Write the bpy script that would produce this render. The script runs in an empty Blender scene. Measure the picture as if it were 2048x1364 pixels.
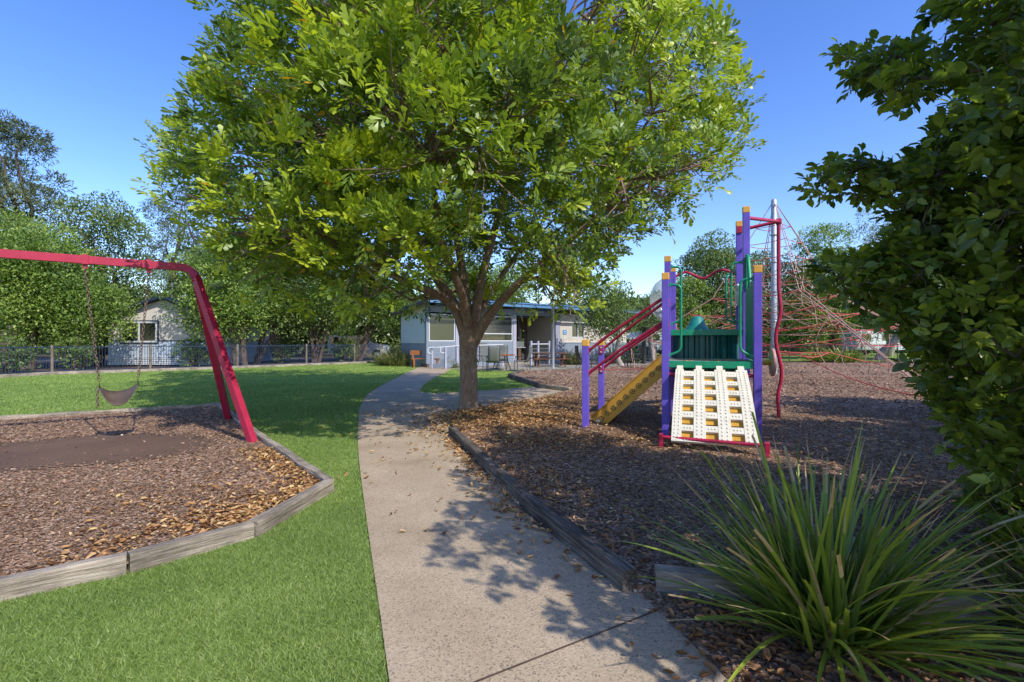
import bpy, bmesh, math, random
import numpy as np
from mathutils import Vector, Matrix

random.seed(7)
RNG = np.random.default_rng(11)
scene = bpy.context.scene
COL = scene.collection
R = math.radians
F = 967.0            # focal length in photo pixels (17 mm lens)
HC = 1.4             # eye height
UP = Vector((0, 0, 1))


def P(px, py, Y):
    return Vector(((px - 1024) / F * Y, Y, HC - (py - 682) / F * Y))


def G(px, py, z=0.0):
    Y = (HC - z) * F / (py - 682)
    return Vector(((px - 1024) / F * Y, Y, z))


# ------------------------------------------------------------------ materials
MATS = {}


def _new(name):
    m = bpy.data.materials.new(name)
    m.use_nodes = True
    nt = m.node_tree
    return m, nt, nt.nodes['Principled BSDF']


def nd(nt, kind, **kw):
    n = nt.nodes.new(kind)
    for k, v in kw.items():
        if k in n.inputs:
            n.inputs[k].default_value = v
        else:
            setattr(n, k, v)
    return n


def ramp(nt, src, stops):
    r = nt.nodes.new('ShaderNodeValToRGB')
    e = r.color_ramp.elements
    while len(e) < len(stops):
        e.new(0.5)
    for i, (p, c) in enumerate(stops):
        e[i].position = p
        e[i].color = (*c, 1)
    nt.links.new(src, r.inputs[0])
    return r


def bump(nt, src, bsdf, strength, dist):
    b = nd(nt, 'ShaderNodeBump', Strength=strength, Distance=dist)
    nt.links.new(src, b.inputs['Height'])
    nt.links.new(b.outputs[0], bsdf.inputs['Normal'])
    return b


def paint(name, c, rough=0.45, var=0.12, scale=6.0, bumpy=0.0, metal=0.0, spec=0.5, dirt=0.0):
    """painted / plastic / metal surface with mild weathering"""
    m, nt, b = _new(name)
    tc = nd(nt, 'ShaderNodeTexCoord')
    n = nd(nt, 'ShaderNodeTexNoise', Scale=scale, Detail=6.0, Roughness=0.65)
    nt.links.new(tc.outputs['Object'], n.inputs['Vector'])
    lo = tuple(x * (1 - var) for x in c)
    hi = tuple(min(1, x * (1 + var) + var * 0.02) for x in c)
    r = ramp(nt, n.outputs['Fac'], [(0.3, lo), (0.7, hi)])
    out = r.outputs[0]
    if dirt:
        n2 = nd(nt, 'ShaderNodeTexNoise', Scale=scale * 6, Detail=8.0, Roughness=0.8)
        nt.links.new(tc.outputs['Object'], n2.inputs['Vector'])
        r2 = ramp(nt, n2.outputs['Fac'], [(0.58, (0, 0, 0)), (0.72, (dirt, dirt, dirt))])
        mx = nd(nt, 'ShaderNodeMixRGB')
        mx.inputs[2].default_value = (0.11, 0.09, 0.07, 1)
        nt.links.new(r2.outputs[0], mx.inputs[0])
        nt.links.new(out, mx.inputs[1])
        out = mx.outputs[0]
    nt.links.new(out, b.inputs['Base Color'])
    rr = ramp(nt, n.outputs['Fac'], [(0.2, (max(0, rough - .1),) * 3), (0.8, (min(1, rough + .12),) * 3)])
    nt.links.new(rr.outputs[0], b.inputs['Roughness'])
    b.inputs['Metallic'].default_value = metal
    b.inputs['Specular IOR Level'].default_value = spec
    if bumpy:
        n3 = nd(nt, 'ShaderNodeTexNoise', Scale=scale * 12, Detail=4.0)
        nt.links.new(tc.outputs['Object'], n3.inputs['Vector'])
        bump(nt, n3.outputs['Fac'], b, bumpy, 0.01)
    MATS[name] = m
    return m


def wood(name, c1, c2, c3, scale=5.0, rough=0.85):
    """grain runs along the object's own X axis"""
    m, nt, b = _new(name)
    tc = nd(nt, 'ShaderNodeTexCoord')
    mp = nd(nt, 'ShaderNodeMapping')
    mp.inputs['Scale'].default_value = (0.5, 9, 9)
    nt.links.new(tc.outputs['Object'], mp.inputs['Vector'])
    n = nd(nt, 'ShaderNodeTexNoise', Scale=scale, Detail=10.0, Roughness=0.72)
    nt.links.new(mp.outputs[0], n.inputs['Vector'])
    n2 = nd(nt, 'ShaderNodeTexNoise', Scale=2.6, Detail=5.0, Roughness=0.6)
    nt.links.new(tc.outputs['Object'], n2.inputs['Vector'])
    r = ramp(nt, n.outputs['Fac'], [(0.32, c1), (0.5, c2), (0.68, c3)])
    r2 = ramp(nt, n2.outputs['Fac'], [(0.35, (0.5, 0.5, 0.5)), (0.65, (1.1, 1.08, 1.04))])
    mx = nd(nt, 'ShaderNodeMixRGB', blend_type='MULTIPLY')
    mx.inputs[0].default_value = 1
    nt.links.new(r.outputs[0], mx.inputs[1])
    nt.links.new(r2.outputs[0], mx.inputs[2])
    nt.links.new(mx.outputs[0], b.inputs['Base Color'])
    b.inputs['Roughness'].default_value = rough
    b.inputs['Specular IOR Level'].default_value = 0.2
    bump(nt, n.outputs['Fac'], b, 0.9, 0.02)
    MATS[name] = m
    return m


def leafmat(name, stops, trans=(0.25, 0.4, 0.04), tmix=0.3, rough=0.42, spec=0.5):
    """stops: ramp over the per-leaf 'tint' attribute: the leaf's own colour"""
    m, nt, b = _new(name)
    at = nd(nt, 'ShaderNodeAttribute', attribute_name='tint')
    r = ramp(nt, at.outputs['Fac'], stops)
    nt.links.new(r.outputs[0], b.inputs['Base Color'])
    b.inputs['Roughness'].default_value = rough
    b.inputs['Specular IOR Level'].default_value = spec
    t = nd(nt, 'ShaderNodeBsdfTranslucent')
    mx = nd(nt, 'ShaderNodeMixRGB', blend_type='MULTIPLY')
    mx.inputs[0].default_value = 1
    mul = tuple(x for x in trans)
    mx.inputs[2].default_value = (*mul, 1)
    nt.links.new(r.outputs[0], mx.inputs[1])
    nt.links.new(mx.outputs[0], t.inputs['Color'])
    ms = nd(nt, 'ShaderNodeMixShader')
    ms.inputs[0].default_value = tmix
    nt.links.new(b.outputs[0], ms.inputs[1])
    nt.links.new(t.outputs[0], ms.inputs[2])
    out = nt.nodes['Material Output']
    nt.links.new(ms.outputs[0], out.inputs['Surface'])
    MATS[name] = m
    return m


def ground_mat(name, stops, scale, detail=8.0, stops2=None, scale2=0.4, bstr=0.6, bdist=0.02, rough=0.95, vor=None):
    m, nt, b = _new(name)
    tc = nd(nt, 'ShaderNodeTexCoord')
    n = nd(nt, 'ShaderNodeTexNoise', Scale=scale, Detail=detail, Roughness=0.75)
    nt.links.new(tc.outputs['Object'], n.inputs['Vector'])
    src = n.outputs['Fac']
    if vor:
        v = nd(nt, 'ShaderNodeTexVoronoi', Scale=vor)
        nt.links.new(tc.outputs['Object'], v.inputs['Vector'])
        sep = nd(nt, 'ShaderNodeSeparateColor')
        nt.links.new(v.outputs['Color'], sep.inputs[0])
        src = sep.outputs[0]
    r = ramp(nt, src, stops)
    out = r.outputs[0]
    if stops2:
        n2 = nd(nt, 'ShaderNodeTexNoise', Scale=scale2, Detail=5.0, Roughness=0.6)
        nt.links.new(tc.outputs['Object'], n2.inputs['Vector'])
        r2 = ramp(nt, n2.outputs['Fac'], stops2)
        mx = nd(nt, 'ShaderNodeMixRGB', blend_type='MULTIPLY')
        mx.inputs[0].default_value = 1
        nt.links.new(out, mx.inputs[1])
        nt.links.new(r2.outputs[0], mx.inputs[2])
        out = mx.outputs[0]
    nt.links.new(out, b.inputs['Base Color'])
    b.inputs['Roughness'].default_value = rough
    b.inputs['Specular IOR Level'].default_value = 0.2
    bump(nt, src if vor else n.outputs['Fac'], b, bstr, bdist)
    MATS[name] = m
    return m


def glass(name, c, rough=0.05, alpha=0.5):
    m, nt, b = _new(name)
    b.inputs['Base Color'].default_value = (*c, 1)
    b.inputs['Roughness'].default_value = rough
    b.inputs['Specular IOR Level'].default_value = 0.8
    b.inputs['Alpha'].default_value = alpha
    MATS[name] = m
    return m


paint('purple', (0.135, 0.085, 0.50), 0.45, 0.18, 3.0, 0.05, dirt=0.3)
paint('cap', (0.72, 0.37, 0.06), 0.5, 0.12, dirt=0.2)
paint('play_green', (0.006, 0.26, 0.13), 0.35, 0.15, dirt=0.1)
paint('barrel_green', (0.008, 0.115, 0.095), 0.32, 0.25)
paint('teal', (0.01, 0.22, 0.20), 0.4, 0.15)
paint('crimson', (0.40, 0.012, 0.055), 0.38, 0.25, 8.0, dirt=0.25)
paint('swing_red', (0.34, 0.012, 0.045), 0.5, 0.22, 3.0, 0.03, spec=0.35, dirt=0.25)
paint('cream', (0.68, 0.63, 0.52), 0.6, 0.12, 9.0, 0.06, dirt=0.4)
paint('plank_yellow', (0.56, 0.29, 0.025), 0.45, 0.12, 5.0, dirt=0.15)
paint('black_metal', (0.025, 0.025, 0.028), 0.45, 0.2)
paint('deck_grey', (0.30, 0.29, 0.28), 0.7, 0.2, 30, 0.1, dirt=0.5)
paint('galv', (0.36, 0.40, 0.44), 0.45, 0.12, 5.0, 0.0, metal=0.35)
paint('chain_metal', (0.19, 0.13, 0.10), 0.55, 0.3, 20, 0, metal=0.6)
paint('rubber', (0.085, 0.056, 0.04), 0.62, 0.2, 7)
paint('pink_plastic', (0.55, 0.26, 0.22), 0.5, 0.15)
paint('white_plastic', (0.72, 0.73, 0.72), 0.4, 0.08)
paint('rope_red', (0.52, 0.085, 0.07), 0.8, 0.3, 30)
paint('rope_pale', (0.42, 0.25, 0.20), 0.8, 0.3, 30)
paint('wall_grey', (0.19, 0.225, 0.275), 0.7, 0.06, 2)
paint('wall_cream', (0.50, 0.45, 0.375), 0.75, 0.06, 3)
paint('blind_white', (0.46, 0.51, 0.53), 0.7, 0.04, 2)
paint('trim_lilac', (0.34, 0.34, 0.42), 0.6, 0.06, 3)
paint('trim_white', (0.58, 0.60, 0.63), 0.6, 0.05, 3)
paint('roof_blue', (0.10, 0.22, 0.38), 0.4, 0.1, 1.0, 0, metal=0.2)
paint('dark_wood', (0.075, 0.048, 0.032), 0.7, 0.3, 8)
paint('cabin_cream', (0.58, 0.54, 0.47), 0.75, 0.06, 3)
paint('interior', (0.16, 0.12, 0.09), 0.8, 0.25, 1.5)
paint('navy', (0.02, 0.035, 0.07), 0.5, 0.2)
paint('fence_blue', (0.014, 0.032, 0.075), 0.6, 0.15)
paint('fence_dark', (0.022, 0.03, 0.03), 0.5, 0.2)
paint('chair_grey', (0.12, 0.13, 0.122), 0.8, 0.12, 12)
paint('blue_sign', (0.03, 0.21, 0.50), 0.5, 0.08)
paint('cabin_blue', (0.40, 0.47, 0.56), 0.7, 0.06, 3)
paint('car_white', (0.55, 0.58, 0.60), 0.25, 0.05, 2)
paint('tyre', (0.02, 0.02, 0.02), 0.8, 0.2)
paint('mat_umber', (0.20, 0.20, 0.19), 0.6, 0.1)
paint('umbrella_cloth', (0.62, 0.56, 0.46), 0.8, 0.08)
paint('bark_trunk', (0.15, 0.105, 0.075), 0.9, 0.5, 5.0, 1.0)
paint('bark_dark', (0.10, 0.07, 0.05), 0.9, 0.4, 4.0, 0.6)
paint('bark_pale', (0.33, 0.29, 0.25), 0.9, 0.3, 4.0, 0.6)
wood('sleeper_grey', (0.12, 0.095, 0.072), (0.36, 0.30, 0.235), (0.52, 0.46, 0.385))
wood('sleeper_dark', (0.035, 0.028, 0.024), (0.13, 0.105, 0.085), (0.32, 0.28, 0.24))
wood('bench_wood', (0.17, 0.06, 0.022), (0.33, 0.125, 0.045), (0.42, 0.18, 0.07), 3.0, 0.55)
wood('picnic_wood', (0.07, 0.032, 0.02), (0.16, 0.075, 0.045), (0.24, 0.13, 0.085), 3.0, 0.7)
wood('post_wood', (0.11, 0.09, 0.07), (0.22, 0.18, 0.14), (0.32, 0.28, 0.23), 3.0)
glass('dark_glass', (0.035, 0.042, 0.03), 0.06, 0.86)
glass('olive_mesh', (0.075, 0.082, 0.04), 0.25, 0.9)
glass('clear_blind', (0.05, 0.056, 0.06), 0.08, 0.68)
glass('bubble', (0.62, 0.68, 0.72), 0.12, 0.55)

# main tree bark: brown and grey lichen patches, fine vertical fissures
m, nt, b = _new('tree_bark')
tc = nd(nt, 'ShaderNodeTexCoord')
mp = nd(nt, 'ShaderNodeMapping'); mp.inputs['Scale'].default_value = (6, 6, 1.6)
nt.links.new(tc.outputs['Object'], mp.inputs[0])
n1 = nd(nt, 'ShaderNodeTexNoise', Scale=4.0, Detail=9.0, Roughness=0.75); nt.links.new(mp.outputs[0], n1.inputs['Vector'])
n2 = nd(nt, 'ShaderNodeTexNoise', Scale=9.0, Detail=5.0, Roughness=0.7); nt.links.new(tc.outputs['Object'], n2.inputs['Vector'])
r1 = ramp(nt, n1.outputs['Fac'], [(0.3, (0.10, 0.06, 0.04)), (0.5, (0.26, 0.175, 0.115)), (0.72, (0.40, 0.29, 0.20))])
r2 = ramp(nt, n2.outputs['Fac'], [(0.55, (0, 0, 0)), (0.66, (0.75, 0.75, 0.75))])
mx = nd(nt, 'ShaderNodeMixRGB'); mx.inputs[2].default_value = (0.34, 0.31, 0.27, 1)
nt.links.new(r2.outputs[0], mx.inputs[0]); nt.links.new(r1.outputs[0], mx.inputs[1])
nt.links.new(mx.outputs[0], b.inputs['Base Color']); b.inputs['Roughness'].default_value = 0.9
bump(nt, n1.outputs['Fac'], b, 0.9, 0.03)
MATS['tree_bark'] = m

leafmat('leaf_main', [(0.0, (0.07, 0.115, 0.028)), (0.35, (0.165, 0.25, 0.028)), (0.75, (0.32, 0.41, 0.028)), (0.95, (0.44, 0.50, 0.034)), (0.97, (0.42, 0.27, 0.015)), (1.0, (0.45, 0.2, 0.01))],
        trans=(1.5, 1.5, 0.8), tmix=0.36, rough=0.4)
leafmat('leaf_shrub', [(0.0, (0.07, 0.11, 0.03)), (0.5, (0.175, 0.235, 0.036)), (0.9, (0.32, 0.38, 0.05)), (1.0, (0.44, 0.45, 0.06))],
        trans=(1.6, 1.7, 0.7), tmix=0.47, rough=0.3)
leafmat('leaf_bright', [(0.0, (0.06, 0.115, 0.02)), (0.5, (0.165, 0.255, 0.036)), (1.0, (0.36, 0.44, 0.08))], trans=(1.4, 1.5, .8), tmix=0.3, rough=.5)
leafmat('leaf_mid', [(0.0, (0.045, 0.085, 0.02)), (0.5, (0.115, 0.175, 0.034)), (1.0, (0.27, 0.34, 0.08))], trans=(1.4, 1.5, .8), tmix=0.28, rough=.5)
leafmat('leaf_grey', [(0.0, (0.05, 0.075, 0.032)), (0.5, (0.115, 0.15, 0.066)), (1.0, (0.25, 0.28, 0.14))], trans=(1.3, 1.3, .9), tmix=0.25, rough=.55)
leafmat('leaf_pale', [(0.0, (0.06, 0.085, 0.03)), (0.5, (0.14, 0.18, 0.06)), (1.0, (0.26, 0.29, 0.12))], trans=(1.3, 1.3, .9), tmix=0.3, rough=.5)
leafmat('leaf_tuft', [(0.0, (0.07, 0.10, 0.025)), (0.5, (0.20, 0.22, 0.07)), (1.0, (0.42, 0.36, 0.17))], trans=(1.2, 1.2, .8), tmix=0.25, rough=.6)
leafmat('leaf_strap', [(0.0, (0.075, 0.115, 0.022)), (0.45, (0.195, 0.265, 0.028)), (0.78, (0.38, 0.42, 0.045)), (0.84, (0.38, 0.25, 0.09)), (1.0, (0.52, 0.39, 0.22))],
        trans=(1.3, 1.4, .7), tmix=0.2, rough=0.42)
leafmat('leaf_agave', [(0.0, (0.07, 0.12, 0.06)), (1.0, (0.22, 0.28, 0.15))], tmix=0.1, trans=(1, 1, 1))
leafmat('blade', [(0.0, (0.10, 0.165, 0.034)), (0.5, (0.24, 0.34, 0.075)), (0.9, (0.37, 0.46, 0.14)), (1.0, (0.48, 0.50, 0.24))], trans=(1.3, 1.4, .8), tmix=0.3, rough=.5)
leafmat('chip', [(0.0, (0.09, 0.054, 0.032)), (0.45, (0.265, 0.16, 0.096)), (0.78, (0.41, 0.268, 0.178)), (0.92, (0.56, 0.42, 0.31)), (1.0, (0.69, 0.60, 0.50))], tmix=0.0, rough=.85, spec=.25)
leafmat('dry_leaf', [(0.0, (0.15, 0.07, 0.035)), (0.35, (0.34, 0.165, 0.06)), (0.65, (0.50, 0.29, 0.115)), (0.88, (0.62, 0.44, 0.23)), (1.0, (0.64, 0.5, 0.14))], trans=(1.1, 1, .8), tmix=0.18, rough=.6, spec=.3)

ground_mat('lawn', [(0.3, (0.11, 0.175, 0.03)), (0.5, (0.22, 0.315, 0.055)), (0.72, (0.32, 0.41, 0.09))], 42, 10, [(0.35, (0.82, 0.86, 0.8)), (0.65, (1.12, 1.08, 1.0))], 0.45, 0.9, 0.04)
ground_mat('dirt', [(0.3, (0.05, 0.036, 0.025)), (0.55, (0.115, 0.085, 0.06)), (0.75, (0.2, 0.155, 0.11))], 9, 8, [(0.4, (0.6, 0.75, 0.5)), (0.6, (1.1, 1.0, 0.95))], 0.25, 0.8, 0.05)
ground_mat('bark', [(0.0, (0.09, 0.054, 0.032)), (0.45, (0.265, 0.16, 0.096)), (0.8, (0.41, 0.268, 0.178)), (0.95, (0.54, 0.405, 0.30)), (1.0, (0.67, 0.57, 0.46))], 40, 8, [(0.35, (0.75, 0.72, 0.72)), (0.65, (1.15, 1.1, 1.08))], 0.7, 1.0, 0.03, vor=46)
ground_mat('mat_rubber', [(0.3, (0.09, 0.055, 0.035)), (0.55, (0.14, 0.088, 0.058)), (0.9, (0.19, 0.125, 0.088))], 60, 10, [(0.35, (0.85, 0.82, 0.8)), (0.7, (1.15, 1.1, 1.05))], 1.1, 0.4, 0.006, 0.85)
ground_mat('asphalt', [(0.3, (0.09, 0.09, 0.095)), (0.7, (0.17, 0.17, 0.175))], 25, 8, None, 1, 0.4, 0.01)
ground_mat('patio_concrete', [(0.3, (0.24, 0.21, 0.17)), (0.7, (0.38, 0.34, 0.285))], 14, 8, [(0.3, (0.8, 0.8, 0.8)), (0.7, (1.05, 1.05, 1.05))], 0.8, 0.3, 0.005)

# exposed-aggregate concrete
m, nt, b = _new('path_concrete')
tc = nd(nt, 'ShaderNodeTexCoord')
n1 = nd(nt, 'ShaderNodeTexNoise', Scale=1.3, Detail=6.0, Roughness=0.6); nt.links.new(tc.outputs['Object'], n1.inputs['Vector'])
n2 = nd(nt, 'ShaderNodeTexNoise', Scale=95.0, Detail=4.0, Roughness=0.7); nt.links.new(tc.outputs['Object'], n2.inputs['Vector'])
v = nd(nt, 'ShaderNodeTexVoronoi', Scale=150.0); nt.links.new(tc.outputs['Object'], v.inputs['Vector'])
sc_ = nd(nt, 'ShaderNodeSeparateColor'); nt.links.new(v.outputs['Color'], sc_.inputs[0])
r1 = ramp(nt, n1.outputs['Fac'], [(0.25, (0.30, 0.23, 0.152)), (0.42, (0.41, 0.315, 0.21)), (0.65, (0.485, 0.38, 0.262)), (0.85, (0.53, 0.425, 0.30))])
r2 = ramp(nt, n2.outputs['Fac'], [(0.3, (0.74, 0.73, 0.72)), (0.6, (1.05, 1.04, 1.02))])
r3 = ramp(nt, sc_.outputs[0], [(0.0, (0.42, 0.43, 0.46)), (0.1, (0.62, 0.62, 0.63)), (0.18, (0.98, 0.98, 0.98)), (0.9, (1.0, 1.0, 1.0)), (1.0, (1.22, 1.2, 1.16))])
a = nd(nt, 'ShaderNodeMixRGB', blend_type='MULTIPLY'); a.inputs[0].default_value = 1
a2 = nd(nt, 'ShaderNodeMixRGB', blend_type='MULTIPLY'); a2.inputs[0].default_value = 1
nt.links.new(r1.outputs[0], a.inputs[1]); nt.links.new(r2.outputs[0], a.inputs[2])
nt.links.new(a.outputs[0], a2.inputs[1]); nt.links.new(r3.outputs[0], a2.inputs[2])
nt.links.new(a2.outputs[0], b.inputs['Base Color']); b.inputs['Roughness'].default_value = 0.85; b.inputs['Specular IOR Level'].default_value = 0.3
bump(nt, n2.outputs['Fac'], b, 0.5, 0.006)
MATS['path_concrete'] = m


# ------------------------------------------------------------------ mesh helpers
def frame(d, ref=None):
    d = d.normalized()
    r = ref or (UP if abs(d.z) < 0.95 else Vector((1, 0, 0)))
    s = d.cross(r).normalized()
    return d, s, s.cross(d).normalized()


class MB:
    def __init__(self):
        self.v, self.f, self.m, self.s = [], [], [], []

    def add(self, vs, fs, mi=0, smooth=False):
        o = len(self.v)
        self.v += [tuple(x) for x in vs]
        for f in fs:
            self.f.append(tuple(i + o for i in f)); self.m.append(mi); self.s.append(smooth)

    def box(self, c, size, ax=None, mi=0, ch=0.0):
        """axis box; ax = (x, y, z) unit vectors; ch = chamfer"""
        c = Vector(c)
        ax = ax or (Vector((1, 0, 0)), Vector((0, 1, 0)), UP)
        h = [s / 2 for s in size]
        if not ch:
            vs = [c + ax[0] * (h[0] * i) + ax[1] * (h[1] * j) + ax[2] * (h[2] * k) for k in (-1, 1) for j in (-1, 1) for i in (-1, 1)]
            self.add(vs, [(0, 2, 3, 1), (4, 5, 7, 6), (0, 1, 5, 4), (2, 6, 7, 3), (0, 4, 6, 2), (1, 3, 7, 5)], mi)
            return
        bm = bmesh.new()
        bmesh.ops.create_cube(bm, size=1)
        for q in bm.verts:
            q.co = Vector((q.co.x * size[0], q.co.y * size[1], q.co.z * size[2]))
        bmesh.ops.bevel(bm, geom=bm.edges[:], offset=ch, segments=2, profile=0.6, affect='EDGES')
        bm.verts.ensure_lookup_table()
        vs = [c + ax[0] * q.co.x + ax[1] * q.co.y + ax[2] * q.co.z for q in bm.verts]
        self.add(vs, [[q.index for q in f.verts] for f in bm.faces], mi)
        bm.free()

    def bar(self, p, q, w, h, mi=0, ref=None, ch=0.0):
        p, q = Vector(p), Vector(q)
        d, s, u = frame(q - p, ref)
        self.box((p + q) / 2, ((q - p).length, w, h), (d, s, u), mi, ch)

    def tube(self, pts, r, n=8, mi=0, cap=True, square=None, closed=False, smooth=True):
        pts = [Vector(p) for p in pts]
        rs = r if isinstance(r, (list, tuple)) else [r] * len(pts)
        N = len(pts)
        vs, prev = [], None
        for i in range(N):
            if closed:
                d = pts[(i + 1) % N] - pts[i - 1]
            elif i == 0:
                d = pts[1] - pts[0]
            elif i == N - 1:
                d = pts[-1] - pts[-2]
            else:
                d = (pts[i + 1] - pts[i]).normalized() + (pts[i] - pts[i - 1]).normalized()
            if d.length < 1e-9:
                d = UP.copy()
            d.normalize()
            if prev is None:
                _, s, u = frame(d)
            else:
                u = (prev - d * prev.dot(d))
                u = u.normalized() if u.length > 1e-6 else frame(d)[2]
                s = d.cross(u).normalized()
            prev = u
            if square:
                k = 1.0
                if 0 < i < N - 1 and not closed:
                    cs = (pts[i + 1] - pts[i]).normalized().dot((pts[i] - pts[i - 1]).normalized())
                    k = 1 / max(0.5, math.sqrt((1 + cs) / 2))
                w, h = square
                for a, b_ in ((-1, -1), (1, -1), (1, 1), (-1, 1)):
                    vs.append(pts[i] + s * (a * w / 2) + u * (b_ * h / 2))
            else:
                for j in range(n):
                    t = 2 * math.pi * j / n
                    vs.append(pts[i] + (s * math.cos(t) + u * math.sin(t)) * rs[i])
        if square:
            n, smooth = 4, False
        fs = []
        for i in range(N if closed else N - 1):
            i2 = (i + 1) % N
            for j in range(n):
                fs.append((i * n + j, i * n + (j + 1) % n, i2 * n + (j + 1) % n, i2 * n + j))
        self.add(vs, fs, mi, smooth)
        if cap and not closed:
            self.add(vs[:n], [tuple(range(n))[::-1]], mi)
            self.add(vs[-n:], [tuple(range(n))], mi)

    def lathe(self, c, prof, n=16, ax=None, mi=0, smooth=True):
        """prof = [(radius, height)] about ax[2]"""
        c = Vector(c)
        ax = ax or (Vector((1, 0, 0)), Vector((0, 1, 0)), UP)
        vs, fs = [], []
        for r, h in prof:
            for j in range(n):
                t = 2 * math.pi * j / n
                vs.append(c + ax[0] * (r * math.cos(t)) + ax[1] * (r * math.sin(t)) + ax[2] * h)
        for i in range(len(prof) - 1):
            for j in range(n):
                fs.append((i * n + j, i * n + (j + 1) % n, (i + 1) * n + (j + 1) % n, (i + 1) * n + j))
        self.add(vs, fs, mi, smooth)

    def sheet(self, rows, th, mi=0, smooth=True):
        """rows of points -> thick sheet"""
        rows = [[Vector(p) for p in r] for r in rows]
        a, b_ = len(rows), len(rows[0])
        top, bot = [], []
        for i in range(a):
            for j in range(b_):
                du = rows[min(i + 1, a - 1)][j] - rows[max(i - 1, 0)][j]
                dv = rows[i][min(j + 1, b_ - 1)] - rows[i][max(j - 1, 0)]
                nn = du.cross(dv)
                nn = nn.normalized() if nn.length > 1e-9 else UP
                top.append(rows[i][j] + nn * th / 2); bot.append(rows[i][j] - nn * th / 2)
        fs, K = [], a * b_
        for i in range(a - 1):
            for j in range(b_ - 1):
                q = (i * b_ + j, (i + 1) * b_ + j, (i + 1) * b_ + j + 1, i * b_ + j + 1)
                fs.append(q); fs.append(tuple(x + K for x in q[::-1]))
        rim = [i * b_ for i in range(a)] + [(a - 1) * b_ + j for j in range(1, b_)] + [i * b_ + b_ - 1 for i in range(a - 2, -1, -1)] + [j for j in range(b_ - 2, 0, -1)]
        self.add(top + bot, fs, mi, smooth)
        o = len(self.v) - 2 * K
        for i in range(len(rim)):
            p, q = rim[i], rim[(i + 1) % len(rim)]
            self.f.append((o + p, o + p + K, o + q + K, o + q)); self.m.append(mi); self.s.append(False)

    def prism(self, poly, z0, z1, mi=0):
        n = len(poly)
        vs = [(p[0], p[1], z0) for p in poly] + [(p[0], p[1], z1) for p in poly]
        a = sum(poly[i][0] * poly[(i + 1) % n][1] - poly[(i + 1) % n][0] * poly[i][1] for i in range(n))
        up = tuple(range(n, 2 * n)); dn = tuple(range(n))[::-1]
        if a < 0:
            up, dn = up[::-1], dn[::-1]
        self.add(vs, [up, dn] + [(i, (i + 1) % n, (i + 1) % n + n, i + n) for i in range(n)], mi)

    def build(self, name, mats, parent=None):
        mats = mats if isinstance(mats, (list, tuple)) else [mats]
        o_ = Vector((0, 0, 0))
        q = parent
        while q is not None:
            o_ += q.location; q = q.parent
        me = bpy.data.meshes.new(name)
        me.from_pydata([tuple(Vector(v) - o_) for v in self.v], [], self.f)
        for mm in mats:
            me.materials.append(MATS[mm] if isinstance(mm, str) else mm)
        me.polygons.foreach_set('material_index', self.m)
        me.polygons.foreach_set('use_smooth', self.s)
        bm = bmesh.new(); bm.from_mesh(me)
        bmesh.ops.recalc_face_normals(bm, faces=bm.faces[:])
        bm.to_mesh(me); bm.free()
        ob = bpy.data.objects.new(name, me)
        COL.objects.link(ob)
        ob.parent = parent
        return ob


def tag(o, label=None, cat=None, group=None, kind=None):
    if label: o['label'] = label
    if cat: o['category'] = cat
    if group: o['group'] = group
    if kind: o['kind'] = kind
    return o


def thing(name, loc, label, cat, group=None):
    o = bpy.data.objects.new(name, None)
    o.empty_display_size = 0.2
    o.location = loc
    COL.objects.link(o)
    return tag(o, label, cat, group)


def copy_tree(o, parent=None):
    c = o.copy(); COL.objects.link(c); c.parent = parent
    for ch in list(o.children):
        copy_tree(ch, c)
    return c


def arc(p0, p1, sag, n=6):
    p0, p1 = Vector(p0), Vector(p1)
    return [p0.lerp(p1, i / n) - UP * (sag * 4 * (i / n) * (1 - i / n)) for i in range(n + 1)]


def rounded(pts, r, k=4):
    """polyline with rounded corners"""
    pts = [Vector(p) for p in pts]
    out = [pts[0]]
    for i in range(1, len(pts) - 1):
        a, b_, c = pts[i - 1], pts[i], pts[i + 1]
        q = min(r, (a - b_).length * .49, (c - b_).length * .49)
        p, s = b_ + (a - b_).normalized() * q, b_ + (c - b_).normalized() * q
        for j in range(k + 1):
            t = j / k
            out.append(p * (1 - t) ** 2 + b_ * 2 * t * (1 - t) + s * t * t)
    out.append(pts[-1])
    return out


# ------------------------------------------------------------------ leaves by the thousand
SHAPES = {
    'obov': ([(0, 0, 0), (.45, -.55, .015), (.45, .55, .015), (.8, -1, -.015), (.8, 1, -.015), (1, 0, -.09)], [(0, 2, 1), (1, 2, 4, 3), (3, 4, 5)]),
    'diamond': ([(0, 0, 0), (.5, -1, .06), (.5, 1, .06), (1, 0, -.08)], [(0, 2, 3), (0, 3, 1)]),
    'ell': ([(0, 0, 0), (.33, 0, 0), (.7, 0, -.02), (1, 0, -.13), (.33, -.95, .07), (.33, .95, .07), (.7, -.82, .05), (.7, .82, .05)],
            [(0, 1, 4), (0, 5, 1), (1, 2, 6, 4), (1, 5, 7, 2), (2, 3, 6), (2, 7, 3)]),
    'curl': ([(0, 0, 0), (.33, 0, -.1), (.7, 0, -.12), (1, 0, .02), (.33, -.9, .12), (.33, .9, .08), (.7, -.8, .1), (.7, .8, .14)],
             [(0, 1, 4), (0, 5, 1), (1, 2, 6, 4), (1, 5, 7, 2), (2, 3, 6), (2, 7, 3)]),
    'blade': ([(0, -1, 0), (0, 1, 0), (1, 0, 0)], [(0, 1, 2)]),
    'chip': ([(0, -.8, 0), (0, .7, 0), (1, 1, .05), (1, -.7, .05)], [(0, 1, 2, 3)]),
    'shard': ([(0, -.5, 0), (.35, -1, .05), (1, 0, 0), (.4, 1, .05)], [(0, 1, 2, 3)]),
}


def unit(a):
    return a / np.maximum(np.linalg.norm(a, axis=1, keepdims=True), 1e-9)


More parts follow.
